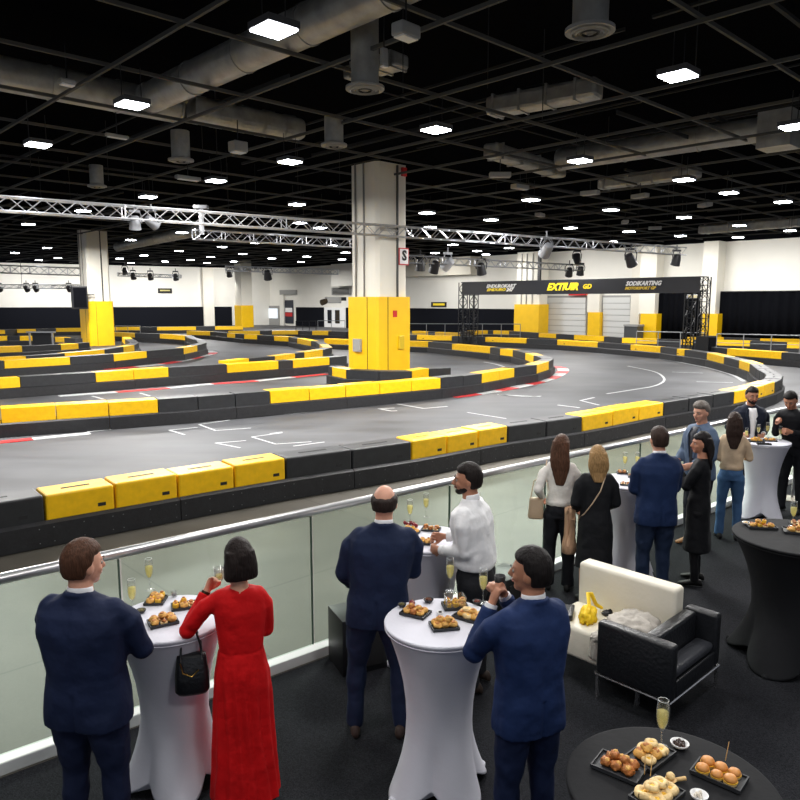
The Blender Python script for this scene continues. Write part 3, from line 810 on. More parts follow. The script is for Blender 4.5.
for i, (px, py) in enumerate(LT):
    zl = 6.95
    p = unp(px, py, zl)
    if (p-WA).dot(dR) > -1.0 or (p-cornerP).dot(outL) > -1.0:
        p = p*(.97) ; p.z = zl + 0.0
        while (p-WA).dot(dR) > -1.0 or (p-cornerP).dot(outL) > -1.0: p = V((p.x*.98, p.y*.98, zl))
    if proto is None:
        t = thing('ceiling_light', '', 'ceiling light', (0, 0, 0), 0, 'high-bay panel lights under the ceiling grid')
        MB().box((0, 0, .06), (.54, .54, .1)).build('housing', HOUS, t)
        MB().box((0, 0, -.005), (.49, .49, .03)).build('diffuser', LAMP, t)
        MB().tube([(-.2, 0, .1), (-.2, 0, .75)], .01, 4).build('suspension_wire', BLKMET, t)
        MB().tube([(.2, 0, .1), (.2, 0, .75)], .01, 4).build('suspension_wire', BLKMET, t)
        proto = t
    else: t = copy_tree(proto)
    t.location = p; t.rotation_euler = (0, 0, math.atan2(dR.y, dR.x))
    row = 'near' if p.y < 16 else ('middle' if p.y < 35 else 'far')
    side = 'left of' if px < 350 else 'right of'
    t['label'] = 'glowing white square panel light in the %s part of the ceiling, %s the central column' % (row, side)
# unique labels: describe by position order
allL = sorted([o for o in SC.objects if o.name.startswith('ceiling_light')], key=lambda o: o.location.y)
spec_lbl = {}
for i, o in enumerate(allL):
    h_ = 'left' if o.location.x/o.location.y < -.02 else 'right'
    spec_lbl.setdefault(h_, []).append(o)
for h_, L_ in spec_lbl.items():
    for i, o in enumerate(L_):
        o['label'] = 'white square ceiling panel, %s nearest the camera of those %s of the central column' % (ordn(i), h_) if i else \
            'largest and nearest white ceiling panel %s of the central column' % h_
# ================= DUCTS AND HANGING FITTINGS =================
def rduct(pts, r, lbl, ribs=1.2):
    t = thing('ventilation_duct', lbl, 'duct')
    MB().tube(pts, r, 24).build('duct_tube', DUCT, t, smooth=True)
    a, b = V(pts[0]), V(pts[-1]); L = (b-a).length; u = (b-a).normalized()
    for k in range(int(L/ribs)+1):
        p = a+u*(k*ribs+.02)
        MB().tube([p-u*.03, p+u*.03], r+.02, 24).build('seam_band', DUCT, t, smooth=True)
    return t
zd = 8.1
pA = unp(150, 98, zd); pB = pA - dL*11
rduct([pA, pA - dL*13.5], .36, 'big round galvanised duct running diagonally past the nearest ceiling light', 2.2)
zd2 = 8.25
qB = unp(336, 119, zd2); 
rduct([pA+dL*.6-dR*7+V((0, 0, .05)), pA+dL*.6+V((0, 0, .05))+dR*1.0], .38, 'round galvanised duct at upper left meeting the big diagonal duct', 1.6)
s0 = pA+dL*.6+dR*1.4; L0 = (V((qB.x, qB.y, 0))-V((s0.x, s0.y, 0))).dot(dR)
t = thing('ventilation_duct', 'long oval duct running right from the big diagonal duct to above the central column', 'duct')
Md = Matrix(((dR.x, -dR.y, 0), (dR.y, dR.x, 0), (0, 0, 1)))
MB().box(s0+dR*L0/2+V((0, 0, .1)), (L0, .75, .62), M=Md).build('duct_tube', DUCT, t, bevel=.2, seg=4, smooth=True)
for k in range(5): MB().box(s0+dR*L0*(k+.2)/5+V((0, 0, .1)), (.05, .8, .66), M=Md).build('seam_band', DUCT, t, bevel=.2, seg=3)
r1 = unp(776, 127, 8.0); r0 = unp(560, 160, 8.0)
rduct([r0, r1], .36, 'long round galvanised duct at right running toward the right edge', 2.4)
t = thing('duct_end_box', 'square galvanised end box closing the long right duct', 'duct')
MB().box(r1+V((.1, 0, -.1)), (.9, .9, 1.0), M=Md).build('box', DUCT, t)
MB().box(r1-dL*1.2+V((.1, 0, .0)), (.5, .5, .5), M=Md).build('collar', DUCT, t)
s0, s1 = unp(118, 247, 7.3), unp(196, 231, 7.3)
rduct([s0, s1], .33, 'distant duct showing between the trusses at left', 3)
s0, s1 = unp(432, 160, 7.9), unp(545, 187, 7.9)
def oduct(a, b, w, h, lbl):
    d = (b-a); L = d.length; u = d.normalized(); M = Matrix(((u.x, -u.y, 0), (u.y, u.x, 0), (0, 0, 1)))
    t = thing('ventilation_duct', lbl, 'duct')
    MB().box((a+b)/2, (L, w, h), M=M).build('duct_tube', DUCT, t, bevel=min(w, h)*.2, seg=2)
    for k in range(4): MB().box(a.lerp(b, (k+.3)/4), (.06, w+.05, h+.05), M=M).build('seam_band', DUCT, t)
oduct(unp(490, 108, 8.4), unp(600, 88, 8.4), .6, .5, 'dim rectangular duct above the centre right lights')
oduct(unp(490, 150, 8.2), unp(560, 172, 8.2), .6, .5, 'dim rectangular duct left of the long right duct')
oduct(unp(600, 185, 7.9), unp(700, 172, 7.9), .5, .4, 'dim rectangular duct below the long right duct')
oduct(unp(700, 230, 7.5), unp(800, 222, 7.5), .6, .5, 'distant dim duct at right under the ceiling')
oduct(unp(402, 60, 8.3), unp(350, 75, 8.3), .5, .3, 'short dark duct beside the round diffuser left of centre')
def diffuser(px, py, z, r, lbl, h=1.5, pipe=.72):
    p = unp(px, py, z)
    t = thing('air_diffuser', lbl, 'air diffuser', p)
    MB().lathe([(r*pipe, 0), (r*pipe, h)], n=24).build('pipe', DUCT, t, smooth=True)
    MB().lathe([(r*.6, -.02), (r, -.03), (r, .02), (r*pipe, .06)], n=28).build('flange', GREYM, t, smooth=True)
    for k in (.8, .6, .4, .2): MB().lathe([(r*k, -.045), (r*(k-.06), -.06), (r*(k-.1), -.03)], n=24, cap=False).build('ring', GREYM if k != .4 else BLKMET, t)
diffuser(590, 30, 7.0, .36, 'round ceiling diffuser on a drop pipe at top centre right')
diffuser(365, 88, 7.0, .36, 'round ceiling diffuser on a drop pipe above the central column')
diffuser(181, 160, 7.1, .36, 'small round diffuser on a drop pipe left of centre', .8)
diffuser(97, 186, 7.1, .32, 'small diffuser drop at left below the second light', .7)
diffuser(334, 145, 7.1, .34, 'round diffuser under the end of the oval duct', .7)
def sbox(px, py, z, d, lbl, m=GREYM, rz=.8):
    p = unp(px, py, z); t = thing('ceiling_speaker', lbl, 'speaker', p, rz)
    MB().box((0, 0, 0), d).build('housing', m, t, bevel=.03); MB().box((0, 0, -d[2]/2-.01), (d[0]*.8, d[1]*.8, .02)).build('grille', BLKMET if m == WHT else WHT, t)
    MB().tube([(0, 0, d[2]/2), (0, 0, .7)], .015, 5).build('rod', BLKMET, t)
sbox(406, 31, 7.2, (.42, .25, .2), 'small white box fitting hung just left of the upper centre')
sbox(67, 82, 7.3, (.3, .2, .1), 'small pale junction box on the beam at upper left')
sbox(238, 147, 7.2, (.42, .35, .28), 'pale boxy fitting hung near the light left of the column')
sbox(384, 57, 7.3, (.14, .1, .3), 'slim pale box fitting above the central column')
sbox(117, 136, 7.2, (.6, .12, .08), 'pale flat bar fitting below the second ceiling light')
sbox(188, 178, 7.2, (.9, .2, .12), 'grey flat fitting beside the small square light at left')
for i, (px, py) in enumerate(((500, 175), (520, 187), (625, 222), (640, 196), (655, 228), (470, 251), (540, 215), (705, 205), (590, 193), (350, 225))):
    if i in (5, 9): continue
    p = unp(px, py, 7.2); t = thing('cable_tray_box', 'small dim grey junction box hanging among the right-hand ceiling beams, %s from the left' % ordn([0, 1, 4, 5, 6, None, 2, 7, 3, None][i]), 'junction box', p, i*.7)
    MB().box((0, 0, 0), (.7, .3, .16)).build('body', GREYM, t, bevel=.02); MB().tube([(0, 0, .05), (0, 0, .5)], .015, 5).build('rod', BLKMET, t)
# ================= PEOPLE =================
def remesh_obj(name, mb, m, parent, vox, smooth_it=4, noise_amp=0.0, noise_f=6.0, fac=.5):
    me = bpy.data.meshes.new(name); me.from_pydata([tuple(v) for v in mb.v], [], mb.f)
    bm = bmesh.new(); bm.from_mesh(me); bmesh.ops.recalc_face_normals(bm, faces=bm.faces[:]); bm.to_mesh(me); bm.free()
    o = bpy.data.objects.new(name, me); COL.objects.link(o)
    r = o.modifiers.new('r', 'REMESH'); r.mode = 'VOXEL'; r.voxel_size = vox; r.use_smooth_shade = True
    s = o.modifiers.new('s', 'SMOOTH'); s.iterations = smooth_it; s.factor = fac
    dg = bpy.context.evaluated_depsgraph_get()
    me2 = bpy.data.meshes.new_from_object(o.evaluated_get(dg)); me2.name = name
    o.modifiers.clear(); o.data = me2; bpy.data.meshes.remove(me)
    if noise_amp:
        for v in me2.vertices:
            p = V((v.co.x*noise_f*1.2, v.co.y*noise_f*1.2, v.co.z*noise_f*.8))
            q = v.co + v.normal*noise_amp*(noise.noise(p)+.6*noise.noise(p*2.3+V((3, 1, 7))))
            v.co = q
    if name == 'dress':
        for v in me2.vertices:
            if v.co.z < 1.06:
                a_ = math.atan2(v.co.y, v.co.x); k = min(1, (1.06-v.co.z)/.35)*.009*math.sin(a_*13+2*math.sin(v.co.z*3+a_))
                r_ = math.hypot(v.co.x, v.co.y); v.co.x *= 1+k/max(r_, .05); v.co.y *= 1+k/max(r_, .05)
            elif v.co.z < 1.075:
                r_ = math.hypot(v.co.x, v.co.y)
                if r_ < .22: v.co.x *= .97; v.co.y *= .97
    if name == 'suit_jacket':
        for v in me2.vertices:
            if v.co.y < .0 and v.co.z < 1.44 and abs(v.co.x) < .03:
                k = math.exp(-(v.co.x/.007)**2); v.co.y += (.004 + (.009 if v.co.z < 1.0 else 0))*k
    me2.materials.clear(); me2.materials.append(m)
    for p in me2.polygons: p.use_smooth = True
    if parent is not None: o.parent = parent
    return o
def sup(c, rx, ry, n=28, e=2.4, M=None):
    out = []
    for k in range(n):
        a = 2*math.pi*k/n; ca, sa = math.cos(a), math.sin(a)
        p = V((rx*math.copysign(abs(ca)**(2/e), ca), ry*math.copysign(abs(sa)**(2/e), sa), 0))
        out.append(V(c)+(M @ p if M is not None else p))
    return out
def ik(S, W, a, b, hint):
    d = W-S; L = min(d.length, (a+b)*.995); u = d.normalized(); W = S+u*L
    x = (a*a-b*b+L*L)/(2*L); hgt = math.sqrt(max(0, a*a-x*x))
    h = hint - u*hint.dot(u); h.normalize()
    return S+u*x+h*hgt, W
def limb(mb, pts, rs, n=14):
    """chain of tapered tubes with round joints"""
    mb.tube(pts, rs, n)
    for p, r in zip(pts, rs): mb.ball(p, r*.995, n=12, m=8)
def hand(mb, W, d, nrm, curl, side, s=1.0, spread=1.0):
    """W wrist, d direction of the hand, nrm palm normal (the way the palm faces), side +1 right / -1 left"""
    d = d.normalized(); nrm = (nrm - d*nrm.dot(d)).normalized(); lat = d.cross(nrm)*1.0
    M = Matrix((lat, d, nrm)).transposed()
    T = lambda x, y, z: W + M @ V((x*s, y*s, z*s))
    rings = []
    for y, rx, rz in ((-.01, .025, .019), (.02, .031, .019), (.05, .039, .018), (.08, .041, .016), (.092, .038, .012)):
        rings.append([T(rx*math.cos(2*math.pi*k/12), y, rz*math.sin(2*math.pi*k/12)) for k in range(12)])
    mb.loft(rings)
    for i, (x, L, r) in enumerate(((-.031, .066, .0088), (-.0105, .076, .0092), (.0105, .071, .009), (.031, .056, .008))):
        p = V((x, .082, 0)); ang = 0; pts = [T(*p)]
        c = curl*(1+.08*i)
        for seg, l in enumerate((.42, .33, .25)):
            ang += c*(.9 if seg == 0 else 1.0)
            p = p + V((x*.25*(1-curl/2)*spread*.3, math.cos(ang)*L*l*1.15, math.sin(ang)*L*l*1.15)); pts.append(T(*p))
        rr = [r*s*1.05, r*s, r*s*.93, r*s*.8]
        mb.tube([T(x*.9, .055, 0)]+pts, [r*s*1.05]+rr, 8)
        mb.ball(pts[-1], r*s*.82, n=8, m=6)
    tx = -side_thumb(side)
    pts = [T(tx*.022, .022, .004), T(tx*.046, .05, .016), T(tx*.047, .078, .028+.012*curl), T(tx*(.040-.01*curl), .10, .036+.014*curl)]
    mb.tube(pts, [.014*s, .0115*s, .0098*s, .008*s], 8); mb.ball(pts[-1], .0084*s, n=8, m=6)
def side_thumb(side): return side
SKIN = {}
def skinm(key, col):
    return mat('skin_'+key, col, .5, var=.06, vscale=25, bump=.05, scale=60)
def eyeparts(t, Hm, eyes, hairm, female=False, beard=None):
    EW = mat('eye_white', (168, 158, 150), .4); EI = mat('eye_iris', (42, 28, 20), .15)
    for x in (-1, 1):
        e = MB().ball(Hm @ V((x*.031, .0795, 1.632)), .0100, n=12, m=8).build('eye', EW, t, smooth='all')
        MB().ball(Hm @ V((x*.031, .0866, 1.632)), (.0062, .0040, .0062), n=10, m=6).build('iris', EI, e, smooth='all')
        pts = [Hm @ V((x*xx, yy, zz)) for xx, yy, zz in ((.014, .1, 1.652), (.03, .0985, 1.659), (.046, .086, 1.653))]
        MB().tube(pts, [.0035, .0045, .0022] if not female else [.002, .003, .0015], 6).build('eyebrow', hairm, t, smooth='all')
    lm = mat('lips', (150, 82, 72) if not female else (160, 62, 62), .45)
    mb = MB().tube([Hm @ V((x, y, z)) for x, y, z in ((-.022, .088, 1.5735), (-.01, .097, 1.576), (0, .099, 1.575), (.01, .097, 1.576), (.022, .088, 1.5735))], [.002, .0048, .0048, .0048, .002], 8)
    mb.tube([Hm @ V((x, y, z)) for x, y, z in ((-.018, .088, 1.569), (0, .097, 1.566), (.018, .088, 1.569))], [.002, .0055, .002], 8)
    mb.build('mouth', lm, t, smooth='all')
def person(px, py, h, label, face=0, w=1.0, skin='light', skincol=(205, 155, 130), hair='short', haircol=(60, 45, 35),
           armL=None, armR=None, hintL=None, hintR=None, curl=(.9, .9), palmL=None, palmR=None, yaw=0, pitch=0, lean=0.0, leanx=0.0,
           top='jacket', topcol=(24, 38, 78), legs='trousers', legcol=None, shoecol=(45, 35, 30), hem=.84, beard=False, stance=.11, stride=0.0,
           vox=.012, bvox=.0075, female=False, D=None, collar=(235, 236, 240), cuffs=True, pos=None, shirt=None, hairlen=.25, heel=0.0, lapels=False, waistf=1.0, belt=False):
    s = h/1.75
    if pos is None:
        p = unp(px, py, h*.995)
        if D: p = atD(px, D, h*.995)
    else: p = V(pos)
    # the pixel marks the head, which may lean away from the feet
    t = thing('person', label, 'person', (p.x, p.y, .012), R(face))
    t.scale = (s, s, s)
    hm_ = mat('hair_%d_%d_%d' % haircol, haircol, .6, var=.35, vscale=70, bump=.3, scale=70, stretch=(1.6, 1.6, .18), spec=.2)
    sk = skinm(skin, skincol)
    sw = .178*w*(.88 if female else 1)
    # --- joints
    hipz = .91; ly = lean; lx = leanx
    pel = V((0, 0, .95)); chest = V((lx*.6, ly*.6, 1.25)); nb = V((lx, ly, 1.47))
    Hp = V((lx*1.05, ly*1.08+.012, 1.52))
    Hm4 = Matrix.Translation(Hp - V((0, 0, 1.52)) + V((0, 0, 1.52))) @ Matrix.Rotation(R(yaw), 4, 'Z') @ Matrix.Rotation(R(pitch), 4, 'X') @ Matrix.Translation(V((0, 0, -1.52)))
    Hm = Hm4
    S = {1: V((lx+sw, ly-.005, 1.415)), -1: V((lx-sw, ly-.005, 1.415))}
    tgt = {1: V(armR) if armR else V((sw+.07, .03, .88)), -1: V(armL) if armL else V((-sw-.07, .03, .88))}
    hint = {1: V(hintR) if hintR else V((.5, -1, -.3)), -1: V(hintL) if hintL else V((-.5, -1, -.3))}
    E, Wr = {}, {}
    for sd in (1, -1): E[sd], Wr[sd] = ik(S[sd], tgt[sd], .285, .255, hint[sd])
    A = {}; K = {}
    for sd in (1, -1):
        st = stride*sd
        A[sd] = V((sd*stance, st-.01, .085)); K[sd] = V((sd*(stance*.85+.01), st*.5+.025, .49))
    # --- body (one continuous skin mesh)
    b = MB()
    fw = .92 if female else 1.0
    for c, r in ((V((0, -.006, 1.640)), (.0765*fw+.002, .097, .108)), (V((0, .022, 1.585)), (.060*fw, .070, .062)), (V((0, .060, 1.545)), (.030*fw, .030, .024)),
                 (V((0, .070, 1.600)), (.040, .022, .045)), (V((0, .066, 1.655)), (.055, .028, .022))):
        b.ball(Hm @ c, r, Hm.to_3x3(), n=20, m=14)
    for x in (-1, 1):
        b.ball(Hm @ V((x*.036, .058, 1.602)), (.024, .026, .024), Hm.to_3x3(), n=12, m=8)
        b.ball(Hm @ V((x*.079*fw, -.008, 1.622)), (.010, .020, .031), Hm.to_3x3(), n=10, m=8)
    b.tube([Hm @ V((0, .088, 1.645)), Hm @ V((0, .103, 1.622)), Hm @ V((0, .113, 1.604)), Hm @ V((0, .095, 1.592))], [.009, .0115, .0155, .012], 10)
    nr = .052 if female else .060
    limb(b, [V((lx*.95, ly-.02, 1.42)), nb+V((0, -.005, .02)), Hm @ V((0, -.015, 1.56))], [nr*1.25, nr*1.02, nr*.95], 16)
    tor = [(.84, .10, .08), (.92, .145, .09), (1.05, .125*fw, .08), (1.2, .135*fw, .088), (1.34, .14*fw, .085), (1.40, .11*fw, .06), (1.45, .06, .05)]
    b.loft([sup((lx*max(0, (z-.95)/.5), ly*max(0, (z-.95)/.5), z), rx, ry) for z, rx, ry in tor])
    for sd in (1, -1):
        limb(b, [S[sd]-V((sd*.045, 0, .03)), S[sd].lerp(E[sd], .3), E[sd], Wr[sd]], [.032, .036, .032, .0245], 12)
        limb(b, [V((sd*.085, 0, .88)), K[sd], A[sd]], [.078, .050, .036], 14)
        b.ball(A[sd]+V((0, .05, -.05)), (.028, .09, .022), n=12, m=8)
        d = (Wr[sd]-E[sd]).normalized()
        pn = (palmR if sd == 1 else palmL) or (-sd, 0, -.2)
        hand(b, Wr[sd], d, V(pn), curl[0] if sd < 0 else curl[1], sd*1, 1.0 if not female else .9)
    remesh_obj('body', b, sk, t, bvox, 3, fac=.4)
    # --- hair
    hb = MB(); hc = V((0, -.006, 1.640)); n, m2 = 40, 28
    def hr(dv):
        """hair thickness in direction dv (head space); <0 = bare"""
        z = dv.z; y = dv.y; ax = abs(dv.x)
        th = .016
        if hair == 'balding':
            if z > .48 - .25*max(0, -y): return -.01
            if z > .38 - .25*max(0, -y): th = .006
            else: th = .012
            if y > .35 + .0*z: return -.01
            if z < -.55: return -.01
            if ax > .75 and z < -.15 and y > -.2: return -.01
            return th
        # hairline: face region is bare
        line = .52 if not female else .45
        if y > .10 + .38*max(0, z) and z < line - .1*ax: return -.015
        if hair in ('short', 'quiff'):
            if z < -.62: return -.01
            if z < -.05 and y > -.15: return -.01
            th = .009 + .014*max(0, z)
            if hair == 'quiff': th = .011 + .016*max(0, z) + (.008 if y > .2 and z > .4 else 0)
        else:
            th = .018 + .008*max(0, z)
            if y > .25 and z > line: th = .014
        return th
    rings = []
    for i in range(m2+1):
        a = math.pi*(i+.01)/(m2+.02)-math.pi/2; rg = []
        for k in range(n):
            dv = V((math.cos(a)*math.cos(2*math.pi*k/n), math.cos(a)*math.sin(2*math.pi*k/n), math.sin(a)))
            th = sum(hr((dv+V(o_)).normalized()) for o_ in ((0, 0, 0), (.1, 0, 0), (-.1, 0, 0), (0, .1, 0), (0, -.1, 0), (0, 0, .1), (0, 0, -.1)))/7 + .004*noise.noise(dv*9)
            q = V((dv.x*(.0785*fw+th), dv.y*(.099+th), dv.z*(.110+th)))
            rg.append(Hm @ (hc+q))
        rings.append(rg)
    hb.loft(rings)
    if hair == 'bob':
        sec = []
        for z, rx, yb, yf in ((1.70, .088, -.105, .03), (1.65, .096, -.118, .03), (1.60, .102, -.122, .028), (1.555, .104, -.118, .026), (1.525, .100, -.108, .022), (1.515, .08, -.08, .01)):
            sec.append(sup((0, (yb+yf)/2, z), rx, (yf-yb)/2, 24, 2.6))
        hb.loft([[Hm @ q for q in r] for r in sec])
    if hair in ('long', 'longback'):
        sec = []; zz = 1.70; L = hairlen
        steps = 9
        for i in range(steps+1):
            f = i/steps; z = 1.70-f*(.18+L)
            rx = (.090 + .020*math.sin(min(1, f*1.6)*math.pi*.6)) * (1-.62*(max(0, f-.45)/.55)**1.5)
            yb = -.108 - .028*math.sin(min(1, f*1.5)*math.pi) ; yf = .02 - .07*min(1, f*1.8) - .02*f
            q = sup((0, (yb+yf)/2, z), rx, max(.016, (yf-yb)/2), 24, 2.4)
            bl = min(1, max(0, (1.55-z)/.15))    # lower hair follows the back, not the head turn
            out = []
            for v_ in q:
                a_ = Hm @ v_; c_ = v_ + V((lx, ly-.02, 0)); out.append(a_.lerp(c_, bl*.75))
            sec.append(out)
        hb.loft(sec)
    ho = remesh_obj('hair', hb, hm_, t, .0065, 2, .003 if hair not in ('short', 'balding') else .0012, 22, fac=.4)
    if hair in ('long', 'longback', 'bob'):
        pass
    if beard:
        bb = MB()
        for c, r in (((0, .0235, 1.580), (.0635, .072, .058)), ((0, .062, 1.543), (.034, .033, .027))):
            rgs = []; c = V(c)
            for i in range(17):
                a = math.pi*(i+.02)/(16.04)-math.pi/2; rg = []
                for k in range(28):
                    dv = V((math.cos(a)*math.cos(2*math.pi*k/28), math.cos(a)*math.sin(2*math.pi*k/28), math.sin(a)))
                    f = 1.0
                    q = c + V((dv.x*r[0], dv.y*r[1], dv.z*r[2]))
                    if q.z > 1.560 + .9*max(0, .07-q.y)*.7 or (abs(q.x) < .02 and q.z > 1.562) or q.y < -.02: q = c + (q-c)*.86
                    rg.append(Hm @ q)
                rgs.append(rg)
            bb.loft(rgs)
        bb.tube([Hm @ V((x, y, z)) for x, y, z in ((-.028, .085, 1.572), (-.014, .099, 1.584), (0, .102, 1.585), (.014, .099, 1.584), (.028, .085, 1.572))], .005, 8)
        remesh_obj('beard', bb, hm_, t, .006, 2, fac=.4)
    eyeparts(t, Hm, True, hm_, female)
    # --- clothes
    tm = mat('cloth_%d_%d_%d' % topcol, topcol, .78, bump=.9, scale=7, sheen=.0, var=.12, vscale=5, spec=.25)
    lc = legcol or topcol
    lm = mat('cloth_%d_%d_%d' % lc, lc, .78, bump=.9, scale=7, var=.12, vscale=5, spec=.25)
    def ctr(z): f = max(0, (z-.95)/.52); return (lx*f, ly*f)
    def torso(mb, secs):
        mb.loft([sup((ctr(z)[0], ctr(z)[1]+dy, z), rx, ry, 32, e) for z, rx, ry, dy, e in secs])
    tb = MB(); W_ = w
    if top == 'jacket':
        torso(tb, [(hem, .190*W_, .125*W_, .0, 2.7), (hem+.05, .190*W_, .128*W_, 0, 2.7), (.97, .182*W_, .125*W_, 0, 2.6), (1.08, .168*W_*waistf, .118*W_, .0, 2.6), (1.2, .182*W_, .124*W_, 0, 2.7), (1.32, .196*W_, .126*W_, 0, 2.8),
                   (1.40, .195*W_, .108*W_, 0, 2.8), (1.445, .168*W_, .085, -.008, 2.5), (1.475, .115, .072, -.014, 2.2), (1.50, .075, .062, -.016, 2)])
        ar = (.067, .058, .043)
    elif top == 'shirt':
        torso(tb, [(hem, .160*W_, .118*W_, 0, 2.4), (hem+.04, .168*W_, .128*W_, 0, 2.4), (1.05, .165*W_, .122*W_, -.005, 2.4), (1.2, .172*W_, .122*W_, 0, 2.5), (1.32, .182*W_, .122*W_, 0, 2.6),
                   (1.40, .180*W_, .102*W_, 0, 2.6), (1.44, .155*W_, .082, -.006, 2.4), (1.47, .105, .068, -.01, 2.2), (1.495, .07, .06, -.01, 2)])
        ar = (.062, .056, .038)
    elif top == 'blouse':
        torso(tb, [(hem, .148*W_, .108*W_, 0, 2.3), (hem+.04, .156*W_, .116*W_, 0, 2.3), (1.08, .142*W_, .105*W_, 0, 2.3), (1.2, .150*W_, .112*W_, .005, 2.4), (1.32, .160*W_, .112*W_, .005, 2.5),
                   (1.40, .158*W_, .09*W_, 0, 2.5), (1.44, .13*W_, .072, -.006, 2.3), (1.465, .085, .062, -.008, 2.1)])
        ar = (.058, .055, .036)
    elif top in ('coat', 'dress'):
        fl = .05 if top == 'dress' else .02
        secs = [(hem, .17*W_+fl, .135*W_+fl*.6, 0, 2.2), (hem+.1, .168*W_+fl*.9, .135*W_+fl*.5, 0, 2.2), ((hem+.9)/2, .172*W_+fl*.4, .13*W_, 0, 2.3), (.9, .172*W_, .125*W_, 0, 2.4),
                (1.0, .158*W_*waistf, .115*W_*waistf, 0, 2.4), (1.08, .142*W_*waistf, .105*W_*waistf, 0, 2.4), (1.2, .152*W_, .112*W_, .005, 2.4), (1.32, .165*W_, .112*W_, .005, 2.6),
                (1.40, .164*W_, .092*W_, 0, 2.5), (1.44, .135*W_, .075, -.006, 2.3), (1.465, .085, .060, -.008, 2.1)]
        if hem < .3: secs = [(z, rx, ry, dy, e) for z, rx, ry, dy, e in secs]
        torso(tb, secs)
        ar = (.058, .052, .038) if top == 'dress' else (.064, .058, .044)
    for sd in (1, -1):
        d = (Wr[sd]-E[sd]).normalized(); cuff = E[sd].lerp(Wr[sd], .93)
        pts = [S[sd]-V((sd*.045, 0, .006)), S[sd].lerp(E[sd], .3), S[sd].lerp(E[sd], .75), E[sd], E[sd].lerp(Wr[sd], .3), E[sd].lerp(Wr[sd], .7), cuff]
        rs = [ar[0]*W_**.5*.90, ar[0]*W_**.5*.95, ar[1]*1.0, ar[1]*1.02, ar[1]*.95, ar[2]*1.05, ar[2]]
        tb.tube(pts, rs, 16)
        for q, r in zip(pts[:-1], rs[:-1]): tb.ball(q, r*.99, n=14, m=9)
    if top == 'jacket':   # standing collar roll at the back of the neck
        c0 = V((lx, ly-.014, 1.497)); rg = []
        pts = [c0+V((.068*math.cos(a), .060*math.sin(a)+.0, .012*(-math.sin(a))-.004)) for a in [R(-200+k*20) for k in range(12)]]
        tb.tube(pts, .014, 8)
    nm = {'jacket': 'suit_jacket', 'shirt': 'shirt', 'blouse': 'blouse', 'coat': 'coat', 'dress': 'dress'}[top]
    to = remesh_obj(nm, tb, tm, t, vox, 3, .007 if top != 'dress' else .004, 7)
    if shirt:     # shirt front and lapels for people seen from the front
        sm = mat('shirt_%d_%d_%d' % shirt, shirt, .7, bump=.2, scale=12)
        fb = MB()
        rr = []
        for z, hw in ((hem+.12, .02), (1.1, .034), (1.25, .05), (1.38, .066), (1.46, .05)):
            cx, cy = ctr(z); y = {0: .128, 1: .123, 2: .130, 3: .119, 4: .075}[[hem+.12, 1.1, 1.25, 1.38, 1.46].index(z)]*W_
            rr.append([(cx-hw, cy+y-.03, z), (cx+hw, cy+y-.03, z), (cx+hw, cy+y-.002, z), (cx, cy+y+.008, z), (cx-hw, cy+y-.002, z)])
        fb.loft([[V(q) for q in r] for r in rr]); fb.build('shirt_front', sm, t, smooth='all')
        for sd in (1, -1):
            lb = MB(); rr = []
            for z, x0, x1, yy in ((1.10, .030, .045, .124), (1.25, .046, .088, .130), (1.36, .062, .105, .122), (1.45, .052, .075, .082)):
                cx, cy = ctr(z)
                rr.append([V((cx+sd*x0, cy+yy*W_+.002, z)), V((cx+sd*x1, cy+yy*W_-.008, z)), V((cx+sd*x1, cy+yy*W_+.006, z)), V((cx+sd*x0, cy+yy*W_+.016, z))])
            lb.loft(rr); lb.build('lapel', tm, t, smooth=True)
    if collar and top in ('jacket', 'shirt'):
        cm = mat('collar_%d_%d_%d' % collar, collar, .7)
        cb = MB(); rings = []
        for z, k in ((1.485, 1.0), (1.515, .96), (1.528, .93)):
            rings.append([V((lx+.064*k*math.cos(a), ly-.012+.062*k*math.sin(a), z+.010*-math.sin(a))) for a in [2*math.pi*q/24 for q in range(24)]])
        r_in = [[V((lx, ly-.012, q.z)) + (q-V((lx, ly-.012, q.z)))*.92 for q in r] for r in rings[::-1]]
        cb.loft(rings+r_in, cap=False); cb.build('shirt_collar', cm, t, smooth='all')
        if top == 'jacket' and cuffs:
            for sd in (1, -1):
                d = (Wr[sd]-E[sd]).normalized()
                MB().tube([Wr[sd]-d*.03, Wr[sd]+d*.004], [.034, .033], 16).build('shirt_cuff', cm, t, smooth=True)
    if top == 'shirt' or top == 'blouse':
        for sd in (1, -1):
            d = (Wr[sd]-E[sd]).normalized(); q = E[sd].lerp(Wr[sd], .9)
            MB().tube([q-d*.03, q+d*.012], [ar[2]+.003, ar[2]+.001], 16).build('cuff', tm, t, smooth=True)
    if legs in ('trousers', 'jeans', 'leggings', 'wide'):
        lb = MB(); kk = {'trousers': 1.0, 'jeans': .92, 'leggings': .84, 'wide': 1.08}[legs]
        hw = .155 if not female else .150
        torso(lb, [(.84, hw*.99*W_, .112*W_, 0, 2.4), (.92, hw*1.02*W_, .115*W_, 0, 2.4), (1.0, .142*W_, .10*W_, 0, 2.3), (1.03, .135*W_, .096*W_, 0, 2.3)])
        for sd in (1, -1):
            hp = V((sd*.082*W_, -.004, .86)); hm2 = A[sd]+V((0, .004, .0-.03))
            pts = [hp, hp.lerp(K[sd], .5), K[sd], K[sd].lerp(hm2, .5), hm2]
            rs = [.098*W_, .084*W_*kk**.5, .068*kk, .062*kk, (.060 if legs != 'leggings' else .052)*kk*(1.15 if legs == 'wide' else 1)]
            lb.tube(pts, rs, 18)
            for q, r in zip(pts[:-1], rs[:-1]): lb.ball(q, r*.99, n=16, m=10)
        remesh_obj({'jeans': 'jeans', 'leggings': 'leggings'}.get(legs, 'trousers'), lb, lm, t, vox, 3, .010, 8)
